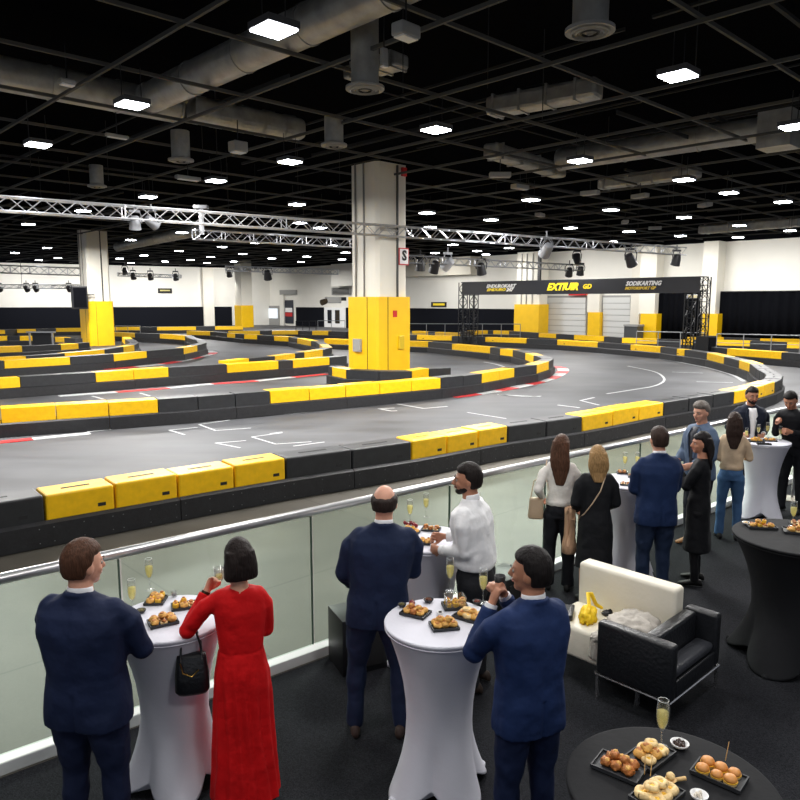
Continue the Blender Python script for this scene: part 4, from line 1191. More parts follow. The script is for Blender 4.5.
        if belt: MB().loft([sup((0, 0, z), .150*W_, .108*W_, 32, 2.3) for z in (1.0, 1.035)]).build('belt', mat('belt_leather', (40, 28, 22), .5), t, smooth=True)
    # --- shoes
    shm = mat('shoe_%d_%d_%d' % shoecol, shoecol, .6, spec=.25)
    for sd in (1, -1):
        sb = MB(); a = A[sd]; x = a.x; y0 = a.y
        rot = Matrix.Rotation(-sd*.16, 3, 'Z')
        sec = []
        for y, hw_, z1 in ((-.085, .022, .05), (-.065, .032, .085), (-.02, .036, .095), (.03, .038, .085), (.08, .044, .062), (.13, .043, .048), (.165, .032, .038), (.182, .014, .026)):
            sec.append([V((x, y0, 0)) + rot @ V((hw_*math.cos(q), y, .008 + (z1-.008)*(.5+.5*math.sin(q)))) for q in [2*math.pi*k/14 for k in range(14)]])
        sb.loft(sec); so = sb.build('shoe', shm, t, smooth='all')
    return t, dict(S=S, E=E, W=Wr, Hm=Hm, t=t, s=s)
def to_world(t, p):
    return Matrix.Translation(t.location) @ Matrix.Rotation(t.rotation_euler.z, 4, 'Z') @ Matrix.Diagonal((*t.scale, 1)) @ V(p)

NAVY = (20, 31, 60); BLUE = (28, 52, 108)
people = {}
def P_(k, *a, **kw):
    if 'bvox' not in kw: kw['bvox'] = .0085
    people[k] = person(*a, **kw); return people[k]
P_('navy_left', 79, 547, 1.80, 'man in navy suit with short reddish brown hair, back turned, at the left table', face=-8, w=1.18, skincol=(205, 150, 125), haircol=(72, 46, 32),
   armL=(-.13, .30, 1.02), armR=(.16, .32, 1.04), hintL=(-.45, -1, -.5), hintR=(.75, -.8, -.5), yaw=-28, pitch=-4, topcol=NAVY, legcol=(20, 29, 56), vox=.010, bvox=.007, hem=.80, stance=.12)
P_('red', 238, 545, 1.66, 'woman in long red dress with dark bob, eating beside the left table', face=14, w=.98, female=True, skin='warm', skincol=(208, 152, 125), hair='bob', haircol=(30, 22, 20),
   armL=(-.20, .13, 1.40), armR=(.10, .30, 1.05), hintL=(-.75, .25, -1), hintR=(.3, -.9, -.5), curl=(1.0, .8), palmL=(.7, -.5, .2), yaw=16, pitch=-3, top='dress', topcol=(196, 8, 14), hem=.06, legs='none', vox=.010, bvox=.007,
   shoecol=(20, 18, 18), waistf=.98)
P_('bald', 377, 489, 1.80, 'balding man in navy suit standing with his back turned, behind the front white table', face=-2, w=1.15, skincol=(196, 142, 118), hair='balding', haircol=(40, 30, 26),
   armL=(-.20, .22, .98), armR=(.14, .30, 1.06), hintL=(-.5, -1, -.4), hintR=(.5, -1, -.4), yaw=-4, pitch=-6, leanx=.045, topcol=(22, 34, 62), legcol=(24, 34, 60), shoecol=(62, 50, 45), vox=.011, hem=.80, stance=.16)
P_('white', 478, 468, 1.80, 'bearded dark-haired man in white shirt and black trousers, in profile facing left', face=66, w=1.2, skin='tan', skincol=(176, 122, 95), hair='short', haircol=(28, 22, 20), beard=True,
   armL=(-.10, .26, 1.09), armR=(.10, .30, 1.13), hintL=(-.3, -1, -.7), hintR=(.3, -1, -.6), yaw=14, pitch=0, top='shirt', topcol=(228, 228, 230), legcol=(24, 25, 30), hem=.98, vox=.011, bvox=.0065, belt=True, lean=.06)
P_('drink', 533, 554, 1.78, 'man in bright blue suit raising his hands to drink at the front white table', face=26, w=1.06, skin='tan', skincol=(186, 130, 104), hair='short', haircol=(24, 20, 20), beard=False,
   armL=(-.13, .17, 1.42), armR=(-.03, .20, 1.44), hintL=(-.35, .35, -1), hintR=(.5, -.1, -1), curl=(1.15, 1.1), palmL=(.8, -.1, .3), palmR=(-.8, -.2, .2), yaw=34, pitch=0, topcol=(24, 43, 84), legcol=(19, 31, 62), vox=.010, bvox=.0065, hem=.80, stance=.12)
P_('brown', 562, 438, 1.66, 'woman with long brown hair in white blouse and wide black trousers, seen from behind', face=-14, w=1.0, female=True, hair='long', haircol=(78, 52, 38), hairlen=.30,
   armL=(-.20, .08, 1.02), armR=(.14, .28, 1.06), hintL=(-.4, -1, -.5), hintR=(.4, -1, -.5), yaw=-12, top='blouse', topcol=(222, 218, 212), legs='wide', legcol=(22, 24, 30), shoecol=(20, 20, 20), hem=.98, vox=.012)
P_('blonde', 598, 449, 1.62, 'blonde woman in black knee-length coat with a beige shoulder strap, from behind', face=-6, w=1.06, female=True, hair='long', haircol=(150, 118, 78), hairlen=.13,
   armL=(-.17, .20, 1.0), armR=(.17, .26, 1.02), hintL=(-.4, -1, -.5), hintR=(.4, -1, -.5), top='coat', topcol=(22, 23, 27), hem=.43, legs='none', shoecol=(20, 20, 20), vox=.012)
P_('blue_mid', 660, 430, 1.80, 'man in blue suit with short brown hair, back turned, at the middle table', face=6, w=1.10, hair='short', haircol=(52, 38, 32),
   armL=(-.12, .30, 1.10), armR=(.16, .30, 1.05), hintL=(-.4, -1, -.5), hintR=(.4, -1, -.5), yaw=0, topcol=(24, 42, 78), legcol=(26, 39, 64), shoecol=(24, 24, 30), vox=.012, hem=.80)
P_('black_coat', 703, 435, 1.66, 'dark-haired woman in long black coat in profile beside the blue suited man', face=62, w=1.02, female=True, skin='tan', skincol=(196, 145, 120), hair='long', haircol=(24, 19, 19), hairlen=.18,
   armL=(-.03, .24, 1.34), armR=(.12, .26, 1.12), hintL=(-.6, -.4, -.9), hintR=(.9, -.4, -.6), palmL=(.3, -.6, .3), yaw=26, top='coat', topcol=(18, 19, 23), hem=.40, legs='leggings', legcol=(20, 20, 24), shoecol=(18, 18, 18), vox=.012)
P_('grey', 703, 404, 1.82, 'grey-haired man in grey-blue blazer and brown boots facing left', face=112, w=1.08, hair='quiff', haircol=(112, 104, 98), beard=False,
   armL=(-.14, .26, 1.05), armR=(.2, .2, .98), hintL=(-.4, -1, -.4), hintR=(.4, -1, -.4), yaw=10, pitch=-6, topcol=(84, 100, 124), legcol=(30, 32, 40), shoecol=(140, 98, 62), vox=.013, collar=None, shirt=(34, 36, 46), hem=.84)
P_('beige', 735, 411, 1.64, 'woman with long dark hair in beige blouse and blue jeans, from behind', face=-20, w=.98, female=True, hair='long', haircol=(48, 34, 28), hairlen=.24, D=8.95,
   armL=(-.12, .28, 1.05), armR=(.16, .30, 1.10), hintL=(-.4, -1, -.5), hintR=(.4, -1, -.5), top='blouse', topcol=(206, 180, 150), hem=.98, legs='jeans', legcol=(66, 98, 138), shoecol=(22, 22, 24), vox=.012)
P_('navy_front', 752, 388, 1.80, 'dark-haired man in navy blazer and open white shirt facing the camera', face=172, w=1.06, skin='tan', skincol=(188, 132, 106), hair='short', haircol=(28, 22, 22), beard=True, D=10.42,
   armL=(-.15, .13, 1.10), armR=(.15, .13, 1.10), hintL=(-.5, -1, -.4), hintR=(.5, -1, -.4), yaw=4, pitch=-6, topcol=(24, 30, 46), legcol=(22, 26, 38), shirt=(232, 232, 234), vox=.013, bvox=.0065)
P_('sweater', 799, 392, 1.80, 'man in black sweater and black trousers leaning toward the far white table', face=125, w=1.0, skin='tan', skincol=(196, 142, 116), hair='short', haircol=(24, 20, 20), D=10.15,
   armL=(-.10, .34, 1.20), armR=(.10, .34, 1.30), lean=.16, yaw=12, pitch=-28, top='shirt', topcol=(20, 21, 25), legcol=(20, 21, 26), shoecol=(16, 16, 18), collar=None, hem=.93, stride=.05, vox=.013, bvox=.0065)
# ================= DECK AND GLASS RAILING =================
ra = V((-2.573, 4.35, 0)); rb = V((3.98, 9.72, 0)); rd = (rb-ra).normalized(); rn = V((rd.y, -rd.x, 0))  # rn points to the deck
RA = ra - rd*3.2; RL = 19.5; RB = RA + rd*RL
def carpet_mat():
    m = bpy.data.materials.new('charcoal_carpet'); m.use_nodes = True; nt = m.node_tree; b = nt.nodes['Principled BSDF']
    N = nt.nodes.new; L = nt.links.new; tc = N('ShaderNodeTexCoord')
    n = N('ShaderNodeTexNoise'); n.inputs['Scale'].default_value = 120; n.inputs['Detail'].default_value = 4; L(tc.outputs['Object'], n.inputs['Vector'])
    r = N('ShaderNodeValToRGB'); r.color_ramp.elements[0].position = .35; r.color_ramp.elements[1].position = .68
    r.color_ramp.elements[0].color = (*srgb((20, 21, 24)), 1); r.color_ramp.elements[1].color = (*srgb((43, 44, 49)), 1)
    L(n.outputs['Fac'], r.inputs['Fac']); L(r.outputs['Color'], b.inputs['Base Color']); b.inputs['Roughness'].default_value = .95
    b.inputs['Specular IOR Level'].default_value = .1
    bp = N('ShaderNodeBump'); bp.inputs['Strength'].default_value = .5; bp.inputs['Distance'].default_value = .01
    L(n.outputs['Fac'], bp.inputs['Height']); L(bp.outputs['Normal'], b.inputs['Normal']); return m
e0 = RA + rn*.09; e1 = RB + rn*.09
struct(MB().prism([e0, e1, e1+rn*14, e0+rn*14][::-1], .001, .012).build('floor_carpet', carpet_mat()))
def glass_mat(name, tint, refl=1.0):
    m = bpy.data.materials.new(name); m.use_nodes = True; nt = m.node_tree; nt.nodes.remove(nt.nodes['Principled BSDF'])
    N = nt.nodes.new; L = nt.links.new; out = nt.nodes['Material Output']
    t = N('ShaderNodeBsdfTransparent'); t.inputs[0].default_value = (*tint, 1); g = N('ShaderNodeBsdfGlossy'); g.inputs['Roughness'].default_value = .03
    lw = N('ShaderNodeFresnel'); lw.inputs['IOR'].default_value = 1.45; mu = N('ShaderNodeMath'); mu.operation = 'MULTIPLY'; mu.inputs[1].default_value = refl
    ge = N('ShaderNodeNewGeometry'); ib = N('ShaderNodeMath'); ib.operation = 'SUBTRACT'; ib.inputs[0].default_value = 1; L(ge.outputs['Backfacing'], ib.inputs[1]); m2 = N('ShaderNodeMath'); m2.operation = 'MULTIPLY'; L(lw.outputs[0], m2.inputs[0]); L(ib.outputs[0], m2.inputs[1]); L(m2.outputs[0], mu.inputs[0]); mx = N('ShaderNodeMixShader'); L(mu.outputs[0], mx.inputs[0]); L(t.outputs[0], mx.inputs[1]); L(g.outputs[0], mx.inputs[2]); L(mx.outputs[0], out.inputs[0])
    return m
GL = glass_mat('railing_glass', (.86, .92, .87), .3)
GE = mat('glass_edge_green', (70, 92, 80), .3)
rail = thing('glass_railing', 'long frameless glass balustrade with brushed steel handrail along the dark carpet edge', 'railing')
MB().tube([RA+V((0, 0, 1.3)), RB+V((0, 0, 1.3))], .036, 16).build('handrail', mat('handrail_steel', (205, 206, 208), .28, .85), rail, smooth=True)
Mr = Matrix(((rd.x, -rd.y, 0), (rd.y, rd.x, 0), (0, 0, 1)))
MB().box(RA.lerp(RB, .5)+V((0, 0, .045)), (RL, .12, .09), M=Mr).build('base_channel', mat('base_channel_white', (205, 207, 206), .4), rail, bevel=.008)
def rail_t(px):
    k = (px-400)/FPX; c = math.cos(TH); s = (CH-.7)*math.sin(TH)
    return (k*(RA.y*c+s)-RA.x)/(rd.x-k*c*rd.y)
js = [rail_t(x) for x in (124, 313, 450, 545, 639)]
step = (js[-1]-js[0])/4
ts = [js[0]-step*2, js[0]-step] + js + [js[-1]+step*k for k in range(1, 6)]
ts = [max(0, t) for t in ts if -step < t < RL+.1]
for a, b in zip(ts, ts[1:]):
    if b-a < .3: continue
    c = RA + rd*(a+b)/2 + V((0, 0, .69)); g = MB().box(c, (b-a-.02, .014, 1.15), M=Mr).build('glass_panel', GL, rail)
    MB().box(RA+rd*(b-.012)+V((0, 0, .69)), (.010, .018, 1.14), M=Mr).build('glass_edge', GE, g)

# ================= COCKTAIL TABLES =================
WCL = mat('white_stretch_cloth', (208, 208, 218), .75, bump=.15, scale=14, var=.02, vscale=4, spec=.2)
BCL = mat('black_stretch_cloth', (24, 25, 28), .8, bump=.15, scale=14, spec=.2)
def cocktail(px, py, r, m, label, rot=0.0, waist=.6, foot=.98):
    c = unp(px, py, 1.1); t = thing('cocktail_table', label, 'table', (c.x, c.y, .012), rot)
    H = 1.088; zw = .46; n = 96; rings = []
    def ring(z, fr, f4):
        out = []
        for k in range(n):
            a = 2*math.pi*k/n; q = abs(math.cos(2*a))**1.3      # 1 at the four feet
            rr = fr*(1-f4) + fr*f4*(.70+.34*q)
            out.append((a, rr, q, z))
        return out
    zs = [0, .02, .05, .1, .16, .24, .34, .46, .58, .7, .8, .88, .95, 1.0, 1.035, 1.06]
    for z in zs:
        if z < zw: u = (zw-z)/zw; base = r*waist + r*(foot-waist)*u**1.5
        else: u = (z-zw)/(1.06-zw); base = r*waist + r*(.97-waist)*u**2.0
        f4 = max(0, (zw-z)/zw)**.9
        out = []
        for a, rr, q, zz in ring(z, base, f4):
            lift = (1-q)**1.2*.10*max(0, 1-z/.25)
            out.append(V((rr*math.cos(a), rr*math.sin(a), zz+lift)))
        rings.append(out)
    rim = [(.985, 1.066), (1.0, 1.074), (1.0, 1.082), (.992, 1.087), (.97, 1.088), (.5, 1.088), (.01, 1.088)]
    for f, z in rim: rings.append([V((r*f*math.cos(2*math.pi*k/n), r*f*math.sin(2*math.pi*k/n), z)) for k in range(n)])
    mb = MB(); mb.loft(rings, cap=True); mb.f.pop(-2) if False else None
    cov = mb.build('stretch_cover', m, t, smooth='all')
    MB().tube([(r*.985*math.cos(2*math.pi*k/48), r*.985*math.sin(2*math.pi*k/48), 1.056) for k in range(49)], .004, 6, cap=False).build('elastic_seam', m, cov, smooth='all')
    for k in range(4):
        a = math.pi/2*k; MB().lathe([(.02, -.0), (.03, .0), (.03, .018), (.018, .03)], (r*foot*1.0*math.cos(a), r*foot*1.0*math.sin(a), 0), 12).build('foot_pocket', m, t, smooth=True)
    t['_c'] = 0; del t['_c']
    return c
tc1 = cocktail(171, 617, .345, WCL, 'white cocktail table between the man in navy and the woman in red', .3)
tc2 = cocktail(440, 621, .345, WCL, 'large white stretch-covered cocktail table in the centre foreground', .55)
tc3 = cocktail(428, 538, .345, WCL, 'white cocktail table between the balding man and the man in white shirt', .2)
tc4 = cocktail(630, 481, .36, WCL, 'white cocktail table behind the pale sofa, between blonde woman and blue suit', .5)
tc5 = cocktail(764, 441, .35, WCL, 'white cocktail table farthest right, by the man facing the camera', .4)
tc6 = cocktail(797, 536, .50, BCL, 'tall black cocktail table cut by the right picture edge', .75, .62, .98)
tc7 = cocktail(672, 787, .42, BCL, 'black cocktail table at the bottom right with four snack plates', .2)
TZ = 1.102
# ================= FOOD AND DRINK =================
def flute_mat():
    m = bpy.data.materials.new('flute_glass'); m.use_nodes = True; nt = m.node_tree; nt.nodes.remove(nt.nodes['Principled BSDF'])
    N = nt.nodes.new; L = nt.links.new; t = N('ShaderNodeBsdfTransparent'); t.inputs[0].default_value = (.96, .97, .965, 1)
    g = N('ShaderNodeBsdfGlossy'); g.inputs['Roughness'].default_value = .12; d = N('ShaderNodeBsdfDiffuse'); d.inputs[0].default_value = (.75, .78, .77, 1)
    a = N('ShaderNodeMixShader'); a.inputs[0].default_value = .45; L(g.outputs[0], a.inputs[1]); L(d.outputs[0], a.inputs[2])
    lw = N('ShaderNodeLayerWeight'); lw.inputs['Blend'].default_value = .5; p = N('ShaderNodeMath'); p.operation = 'POWER'; p.inputs[1].default_value = 1.6
    q = N('ShaderNodeMath'); q.operation = 'MULTIPLY_ADD'; q.inputs[1].default_value = .75; q.inputs[2].default_value = .07
    L(lw.outputs['Facing'], p.inputs[0]); L(p.outputs[0], q.inputs[0]); mx = N('ShaderNodeMixShader'); L(q.outputs[0], mx.inputs[0]); L(t.outputs[0], mx.inputs[1]); L(a.outputs[0], mx.inputs[2])
    L(mx.outputs[0], nt.nodes['Material Output'].inputs[0]); return m
FG = flute_mat(); CHAMP = None
def champ_mat():
    m = bpy.data.materials.new('champagne'); m.use_nodes = True; nt = m.node_tree; nt.nodes.remove(nt.nodes['Principled BSDF'])
    N = nt.nodes.new; L = nt.links.new; t = N('ShaderNodeBsdfTransparent'); t.inputs[0].default_value = (1, .95, .62, 1)
    d = N('ShaderNodeBsdfTranslucent'); d.inputs[0].default_value = (.9, .82, .38, 1); d2 = N('ShaderNodeBsdfDiffuse'); d2.inputs[0].default_value = (.9, .82, .4, 1)
    a = N('ShaderNodeMixShader'); a.inputs[0].default_value = .5; L(d.outputs[0], a.inputs[1]); L(d2.outputs[0], a.inputs[2])
    mx = N('ShaderNodeMixShader'); mx.inputs[0].default_value = .45; L(t.outputs[0], mx.inputs[1]); L(a.outputs[0], mx.inputs[2]); L(mx.outputs[0], nt.nodes['Material Output'].inputs[0])
    return m
CHAMP = champ_mat(); FOAM = mat('champagne_foam', (240, 236, 205), .6)
def flute_proto():
    t = thing('champagne_flute', '', 'glass')
    MB().lathe([(.0, .0), (.030, .0), (.031, .002), (.012, .006), (.004, .012), (.0035, .075), (.006, .085)], n=20).build('stem', FG, t, smooth='all')
    MB().lathe([(.006, .085), (.015, .096), (.023, .12), (.0265, .15), (.0255, .19), (.0225, .222)], n=24, cap=False).build('bowl', FG, t, smooth='all')
    MB().lathe([(.0005, .088), (.012, .095), (.021, .12), (.0245, .15), (.0243, .168), (.0005, .1682)], n=20).build('champagne', CHAMP, t, smooth='all')
    MB().tube([(.0226*math.cos(a), .0226*math.sin(a), .222) for a in [2*math.pi*k/24 for k in range(25)]], .0011, 5, cap=False).build('rim', mat('glass_rim', (215, 220, 220), .15), t, smooth='all')
    return t
FL = None
def on_table(px, py): return unp(px, py, TZ)
def flute(px, py, label, s=1.0, z=None, pos=None):
    global FL
    if FL is None: FL = flute_proto(); t = FL
    else: t = copy_tree(FL)
    t.location = pos if pos is not None else on_table(px, py); t['label'] = label; t['group'] = 'champagne flutes'; t.scale = (s, s, s)
    return t
flute(150, 590, 'full champagne flute at the back of the left white table')
flute(133, 613, 'champagne flute beside the navy-suited man at the left table')
flute(450, 591, 'champagne flute at the back of the centre foreground table', 1.05)
flute(483, 603, 'champagne flute by the hands of the man in bright blue suit', 1.05)
flute(410, 524, 'champagne flute on the table behind, nearer the balding man', 1.0)
flute(426, 517, 'champagne flute on the table behind, nearer the railing', 1.0)
flute(624.5, 471, 'champagne flute on the table behind the sofa, left one', 1.0)
flute(637, 471, 'champagne flute on the table behind the sofa, beside the blue suit', 1.0)
flute(661, 747, 'champagne flute on the black table at the bottom right', 1.0)
flute(792.5, 526, 'champagne flute standing on the tall black table at the right edge', 1.0)
flute(746, 441, 'glass nearest the woman in beige on the farthest white table', .85)
flute(758, 438, 'middle glass on the farthest white table', .9)
flute(780, 440, 'glass beside the man in black sweater on the farthest white table', .9)
flute(767, 437.5, 'glass at the back of the farthest white table', 1.0)
SLATE = mat('slate_plate', (40, 42, 46), .55)
PLATES = {}
def plate(px, py, w, l, rz, label, lip=True):
    p = on_table(px, py); t = thing('serving_plate', label, 'plate', p, R(rz), 'serving plates')
    MB().box((0, 0, .005), (w, l, .008)).build('tray_base', SLATE, t, bevel=.002)
    if lip:
        mb = MB()
        for x, y, a, b in ((0, l/2-.003, w, .006), (0, -l/2+.003, w, .006), (w/2-.003, 0, .006, l-.013), (-w/2+.003, 0, .006, l-.013)): mb.box((x, y, .0135), (a, b, .009))
        mb.build('tray_rim', SLATE, t)
    return t, p, R(rz)
PUFF = mat('golden_pastry', (226, 168, 84), .55, var=.4, vscale=22, bump=.5, scale=40)
PUFFD = mat('browned_pastry', (176, 108, 52), .55, var=.45, vscale=22, bump=.5, scale=40)
PALE = mat('pale_pastry', (238, 204, 146), .55, var=.25, vscale=20, bump=.4, scale=40)
CHEES = mat('yellow_cheese', (246, 190, 60), .5, var=.2, vscale=20)
DARKF = mat('dark_olive', (40, 28, 30), .35); REDF = mat('red_grape', (120, 30, 40), .3); BUN = mat('bun_crust', (206, 140, 70), .45, var=.3, vscale=15)
STICK = mat('wooden_pick', (214, 178, 120), .6)
def blob(r, amp=.18, seed=0, f=2.2):
    mb = MB(); mb.ball((0, 0, 0), r, n=18, m=12)
    for i, v in enumerate(mb.v):
        d = v.normalized(); mb.v[i] = v*(1+amp*noise.noise(d*f+V((seed*3.7, seed, 0))))
    zmin = min(v.z for v in mb.v)
    for v in mb.v: v.z = max(v.z, zmin*.75) - zmin*.75
    return mb
FP = {}
def food_proto(kind):
    if kind in FP: return FP[kind]
    if kind == 'puff':
        o = blob((.024, .024, .019), .2, 1).build('pastry_puff', PUFF, None, smooth='all'); MB().ball((.002, 0, .028), (.014, .014, .006)).build('glaze_top', PUFFD, o, smooth='all')
    elif kind == 'dark':
        o = blob((.024, .022, .019), .35, 2, 4).build('fried_bite', PUFFD, None, smooth='all'); blob((.012, .012, .008), .3, 5).build('crust_knob', PUFF, o, smooth='all').location = (.006, -.004, .022)
    elif kind == 'pale':
        o = MB().tube([(.019*math.cos(a), .019*math.sin(a), .013+.002*math.sin(3*a)) for a in [2*math.pi*k/20 for k in range(21)]], .0125, 10, cap=False).build('pastry_ring', PALE, None, smooth='all')
        MB().ball((0, 0, .013), (.012, .012, .009)).build('filling', CHEES, o, smooth='all')
    elif kind == 'slider':
        o = MB().lathe([(.0, 0), (.024, 0), (.026, .006), (.024, .011), (.0, .011)], n=20).build('mini_burger', PALE, None, smooth=True)
        MB().lathe([(.0, .0105), (.027, .0108), (.0275, .015), (.0, .0155)], n=20).build('filling', CHEES, o, smooth=True)
        MB().lathe([(.0, .015), (.025, .0155), (.026, .021), (.021, .030), (.010, .035), (.0, .036)], n=20).build('bun_top', BUN, o, smooth='all')
    elif kind == 'cube':
        o = MB().box((0, 0, .014), (.030, .026, .026)).build('cheese_cube', CHEES, None, bevel=.004); MB().ball((0, 0, .030), (.009, .009, .006)).build('topping', PUFFD, o, smooth='all')
    elif kind == 'grape':
        o = MB().ball((0, 0, .012), .0125).build('grape', REDF, None, smooth='all'); MB().tube([(0, 0, .024), (.002, 0, .030)], .001, 5).build('stalk', BUN, o)
    elif kind == 'olive':
        o = MB().ball((0, 0, .010), (.012, .010, .010)).build('olive', DARKF, None, smooth='all'); MB().ball((.011, 0, .010), .003).build('pit_hole', REDF, o, smooth='all')
    elif kind == 'canape':
        o = MB().lathe([(.0, 0), (.020, 0), (.020, .009), (.0, .009)], n=16).build('canape', PALE, None, smooth=True); MB().ball((0, 0, .015), (.015, .013, .009)).build('topping', PUFFD, o, smooth='all')
    FP[kind] = (o, [False]); return FP[kind]
NAMES = {'puff': ('golden pastry puff', 'pastry'), 'dark': ('browned fried bite', 'snack'), 'pale': ('pale ring pastry', 'pastry'), 'slider': ('mini burger with cheese', 'burger'),
         'cube': ('yellow cheese cube', 'cheese'), 'grape': ('dark red grape', 'fruit'), 'olive': ('black olive', 'olive'), 'canape': ('small topped canape', 'canape')}
frnd = random.Random(5)
def food(kind, pos, where, s=1.0):
    o, used = food_proto(kind)
    if not used[0]: used[0] = True; c = o
    else: c = copy_tree(o)
    c.location = pos; c.rotation_euler = (0, 0, frnd.uniform(0, 6.28)); k = s*frnd.uniform(.92, 1.1); c.scale = (k, k, k)
    n, cat = NAMES[kind]; tag(c, '%s %s' % (n, where), cat, '%ss %s' % (n, where)); return c
def fill(pl, kinds, where, s=1.0, stack=0, rows=3, cols=2, w=None, l=None, gap=.048):
    t, p, rz = pl; Mx = Matrix.Rotation(rz, 3, 'Z'); i = 0
    for a in range(cols):
        for b in range(rows):
            q = V(((a-(cols-1)/2)*gap+frnd.uniform(-.004, .004), (b-(rows-1)/2)*gap+frnd.uniform(-.004, .004), .0095))
            food(kinds[i % len(kinds)], p + Mx @ q, where, s); i += 1
    for k in range(stack):
        q = V((frnd.uniform(-.012, .012), (k-(stack-1)/2)*gap, .0095+.026*s))
        food(kinds[(i+k) % len(kinds)], p + Mx @ q, where, s*.9)
def bowl(px, py, r, label, inner, m=None, n_in=7):
    p = on_table(px, py); t = thing('snack_bowl', label, 'bowl', p)
    m = m or SLATE
    MB().lathe([(.0, 0), (r*.55, 0), (r*.9, .012), (r, .022), (r*.95, .023), (r*.8, .013), (.0, .008)], n=24).build('dish', m, t, smooth='all')
    mb = MB()
    for k in range(n_in):
        a = k*2.4; q = r*.6*math.sqrt(k/n_in); mb.ball((q*math.cos(a), q*math.sin(a), .018), (r*.2, r*.2, .009), n=8, m=6)
    mb.build('nibbles', inner, t, smooth='all')['kind'] = 'stuff'
CHINA = mat('white_china', (225, 225, 226), .25)
MIXD = mat('dark_nibbles', (60, 40, 34), .4, var=.8, vscale=60)
# black table at the bottom right
fill(plate(619, 769, .135, .20, 52, 'square slate plate at the left of the bottom right black table'), ['dark', 'dark', 'dark'], 'on the left plate of the bottom right table', 1.05, 2, 3, 2)
fill(plate(650, 757, .135, .20, -50, 'square slate plate at the back of the bottom right black table'), ['puff', 'pale'], 'on the back plate of the bottom right table', 1.1, 2, 3, 2)
fill(plate(719, 777, .12, .20, 48, 'square slate plate with mini burgers at the right of the black table'), ['slider'], 'on the right plate of the bottom right table', 1.0, 0, 3, 2, gap=.054)
fill(plate(657, 797, .135, .20, -50, 'square slate plate at the bottom edge of the black table'), ['pale'], 'on the nearest plate of the bottom right table', 1.15, 2, 3, 2)
bowl(679.5, 747, .040, 'small white rimmed bowl of dark nibbles beside the flute on black table', MIXD, CHINA, 12)
bowl(699, 799, .035, 'small white china bowl at the bottom edge of the black table', mat('cream_dip', (222, 214, 200), .5), CHINA, 5)
wsp = thing('wooden_spoon', 'pale wooden tasting spoon with round bite lying among the plates', 'spoon', on_table(668, 784), R(35))
MB().tube([(-.085, .05, .012), (-.03, .015, .010), (.0, .0, .008)], [.004, .006, .009], 8).build('handle', STICK, wsp, smooth=True)
MB().lathe([(.0, .004), (.018, .006), (.024, .014), (.02, .014), (.0, .009)], (.018, 0, 0), 16).build('spoon_bowl', STICK, wsp, smooth='all')
MB().tube([(.04, -.01, .009), (.075, -.03, .012)], [.008, .009], 10).build('spoon_tip', STICK, wsp, smooth=True)
o = blob((.018, .018, .015), .1, 4).build('round_bite', PALE, None, smooth='all'); o.location = on_table(668, 783)+V((.012, .008, .014)); tag(o, 'round pale bite resting in the wooden spoon', 'snack')
for (px, py, dx), w in zip(((644, 781, .0), (650, 783, .004), (725, 767, .01)), ('leftmost of two above the nearest plate', 'right one above the nearest plate', 'sticking up from the mini burgers')):
    p = on_table(px, py); o = MB().tube([(0, 0, .03), (dx, 0, .115)], .0016, 6).build('wooden_pick', STICK, None); o.location = p; tag(o, 'thin wooden cocktail pick, %s' % w, 'pick')
# centre foreground table
fill(plate(415.5, 614, .125, .17, 62, 'slate plate at the left of the centre foreground table'), ['puff', 'dark', 'puff'], 'on the left plate of the centre table', 1.0, 2)
fill(plate(444, 627, .125, .165, -78, 'slate plate at the front of the centre foreground table'), ['puff'], 'on the front plate of the centre table', 1.1, 2)
fill(plate(470, 618, .13, .19, 55, 'slate plate at the right of the centre foreground table'), ['puff', 'pale'], 'on the right plate of the centre table', 1.1, 2)
pb = plate(455, 607, .12, .16, -82, 'slate plate holding a clear box of cheese on the centre table', True)
fill(pb, ['cube', 'cube', 'puff'], 'in the clear box on the centre table', 1.05, 3)
bx_ = thing('clear_snack_box', 'clear plastic open box around the cheese cubes on the centre table', 'box', pb[1]+V((0, 0, .010)), pb[2])
for x, y, a, b in ((0, .062, .10, .003), (0, -.062, .10, .003), (.05, 0, .003, .12), (-.05, 0, .003, .12)): MB().box((x, y, .035), (a, b, .062)).build('side_wall', FG, bx_)
bowl(428.5, 602, .034, 'small dark bowl of nibbles at the back left of the centre table', mat('brown_nibbles', (120, 72, 52), .5, var=.4, vscale=50))
bowl(477, 604, .030, 'small dark bowl of red nibbles behind the right plate, centre table', mat('red_nibbles', (130, 56, 46), .5, var=.4, vscale=50))
bowl(402, 607, .028, 'flat olive green dish at the left rim of the centre table', mat('green_nibbles', (120, 112, 70), .5, var=.4, vscale=50))
bowl(476, 629, .026, 'small white dish beside the right plate of the centre table', mat('cream_dip', (222, 214, 200), .5), CHINA)
bowl(440, 615, .022, 'tiny glass pot of dark sauce among the centre table plates', DARKF, CHINA, 4)
food('grape', on_table(412, 606), 'alone on the centre foreground table', 1.6)
# left table
fill(plate(156, 601.5, .125, .14, 4, 'slate plate at the back of the left white table'), ['puff', 'cube'], 'on the back plate of the left table', 1.1, 0, 3, 2)
fill(plate(163, 623, .125, .17, -60, 'slate plate nearest the camera on the left white table'), ['puff', 'canape', 'puff'], 'on the front plate of the left table', 1.1, 1, 3, 2)
fill(plate(184, 607, .11, .16, -70, 'slate plate beside the woman in red'), ['cube', 'puff', 'canape'], 'on the plate beside the woman in red', 1.05, 1, 3, 2)
bowl(141, 613, .032, 'flat dish of olives by the navy-suited man', mat('green_nibbles', (120, 112, 70), .5), None, 9)
tp = thing('tealight_holder', 'small dark square glass pot at the back of the left table', 'pot', on_table(174, 597))
MB().lathe([(.018, 0), (.021, .002), (.022, .045), (.019, .045), (.017, .006), (.0, .006)], n=4).build('glass', FG, tp); MB().ball((0, 0, .018), (.014, .014, .012)).build('contents', MIXD, tp, smooth='all')
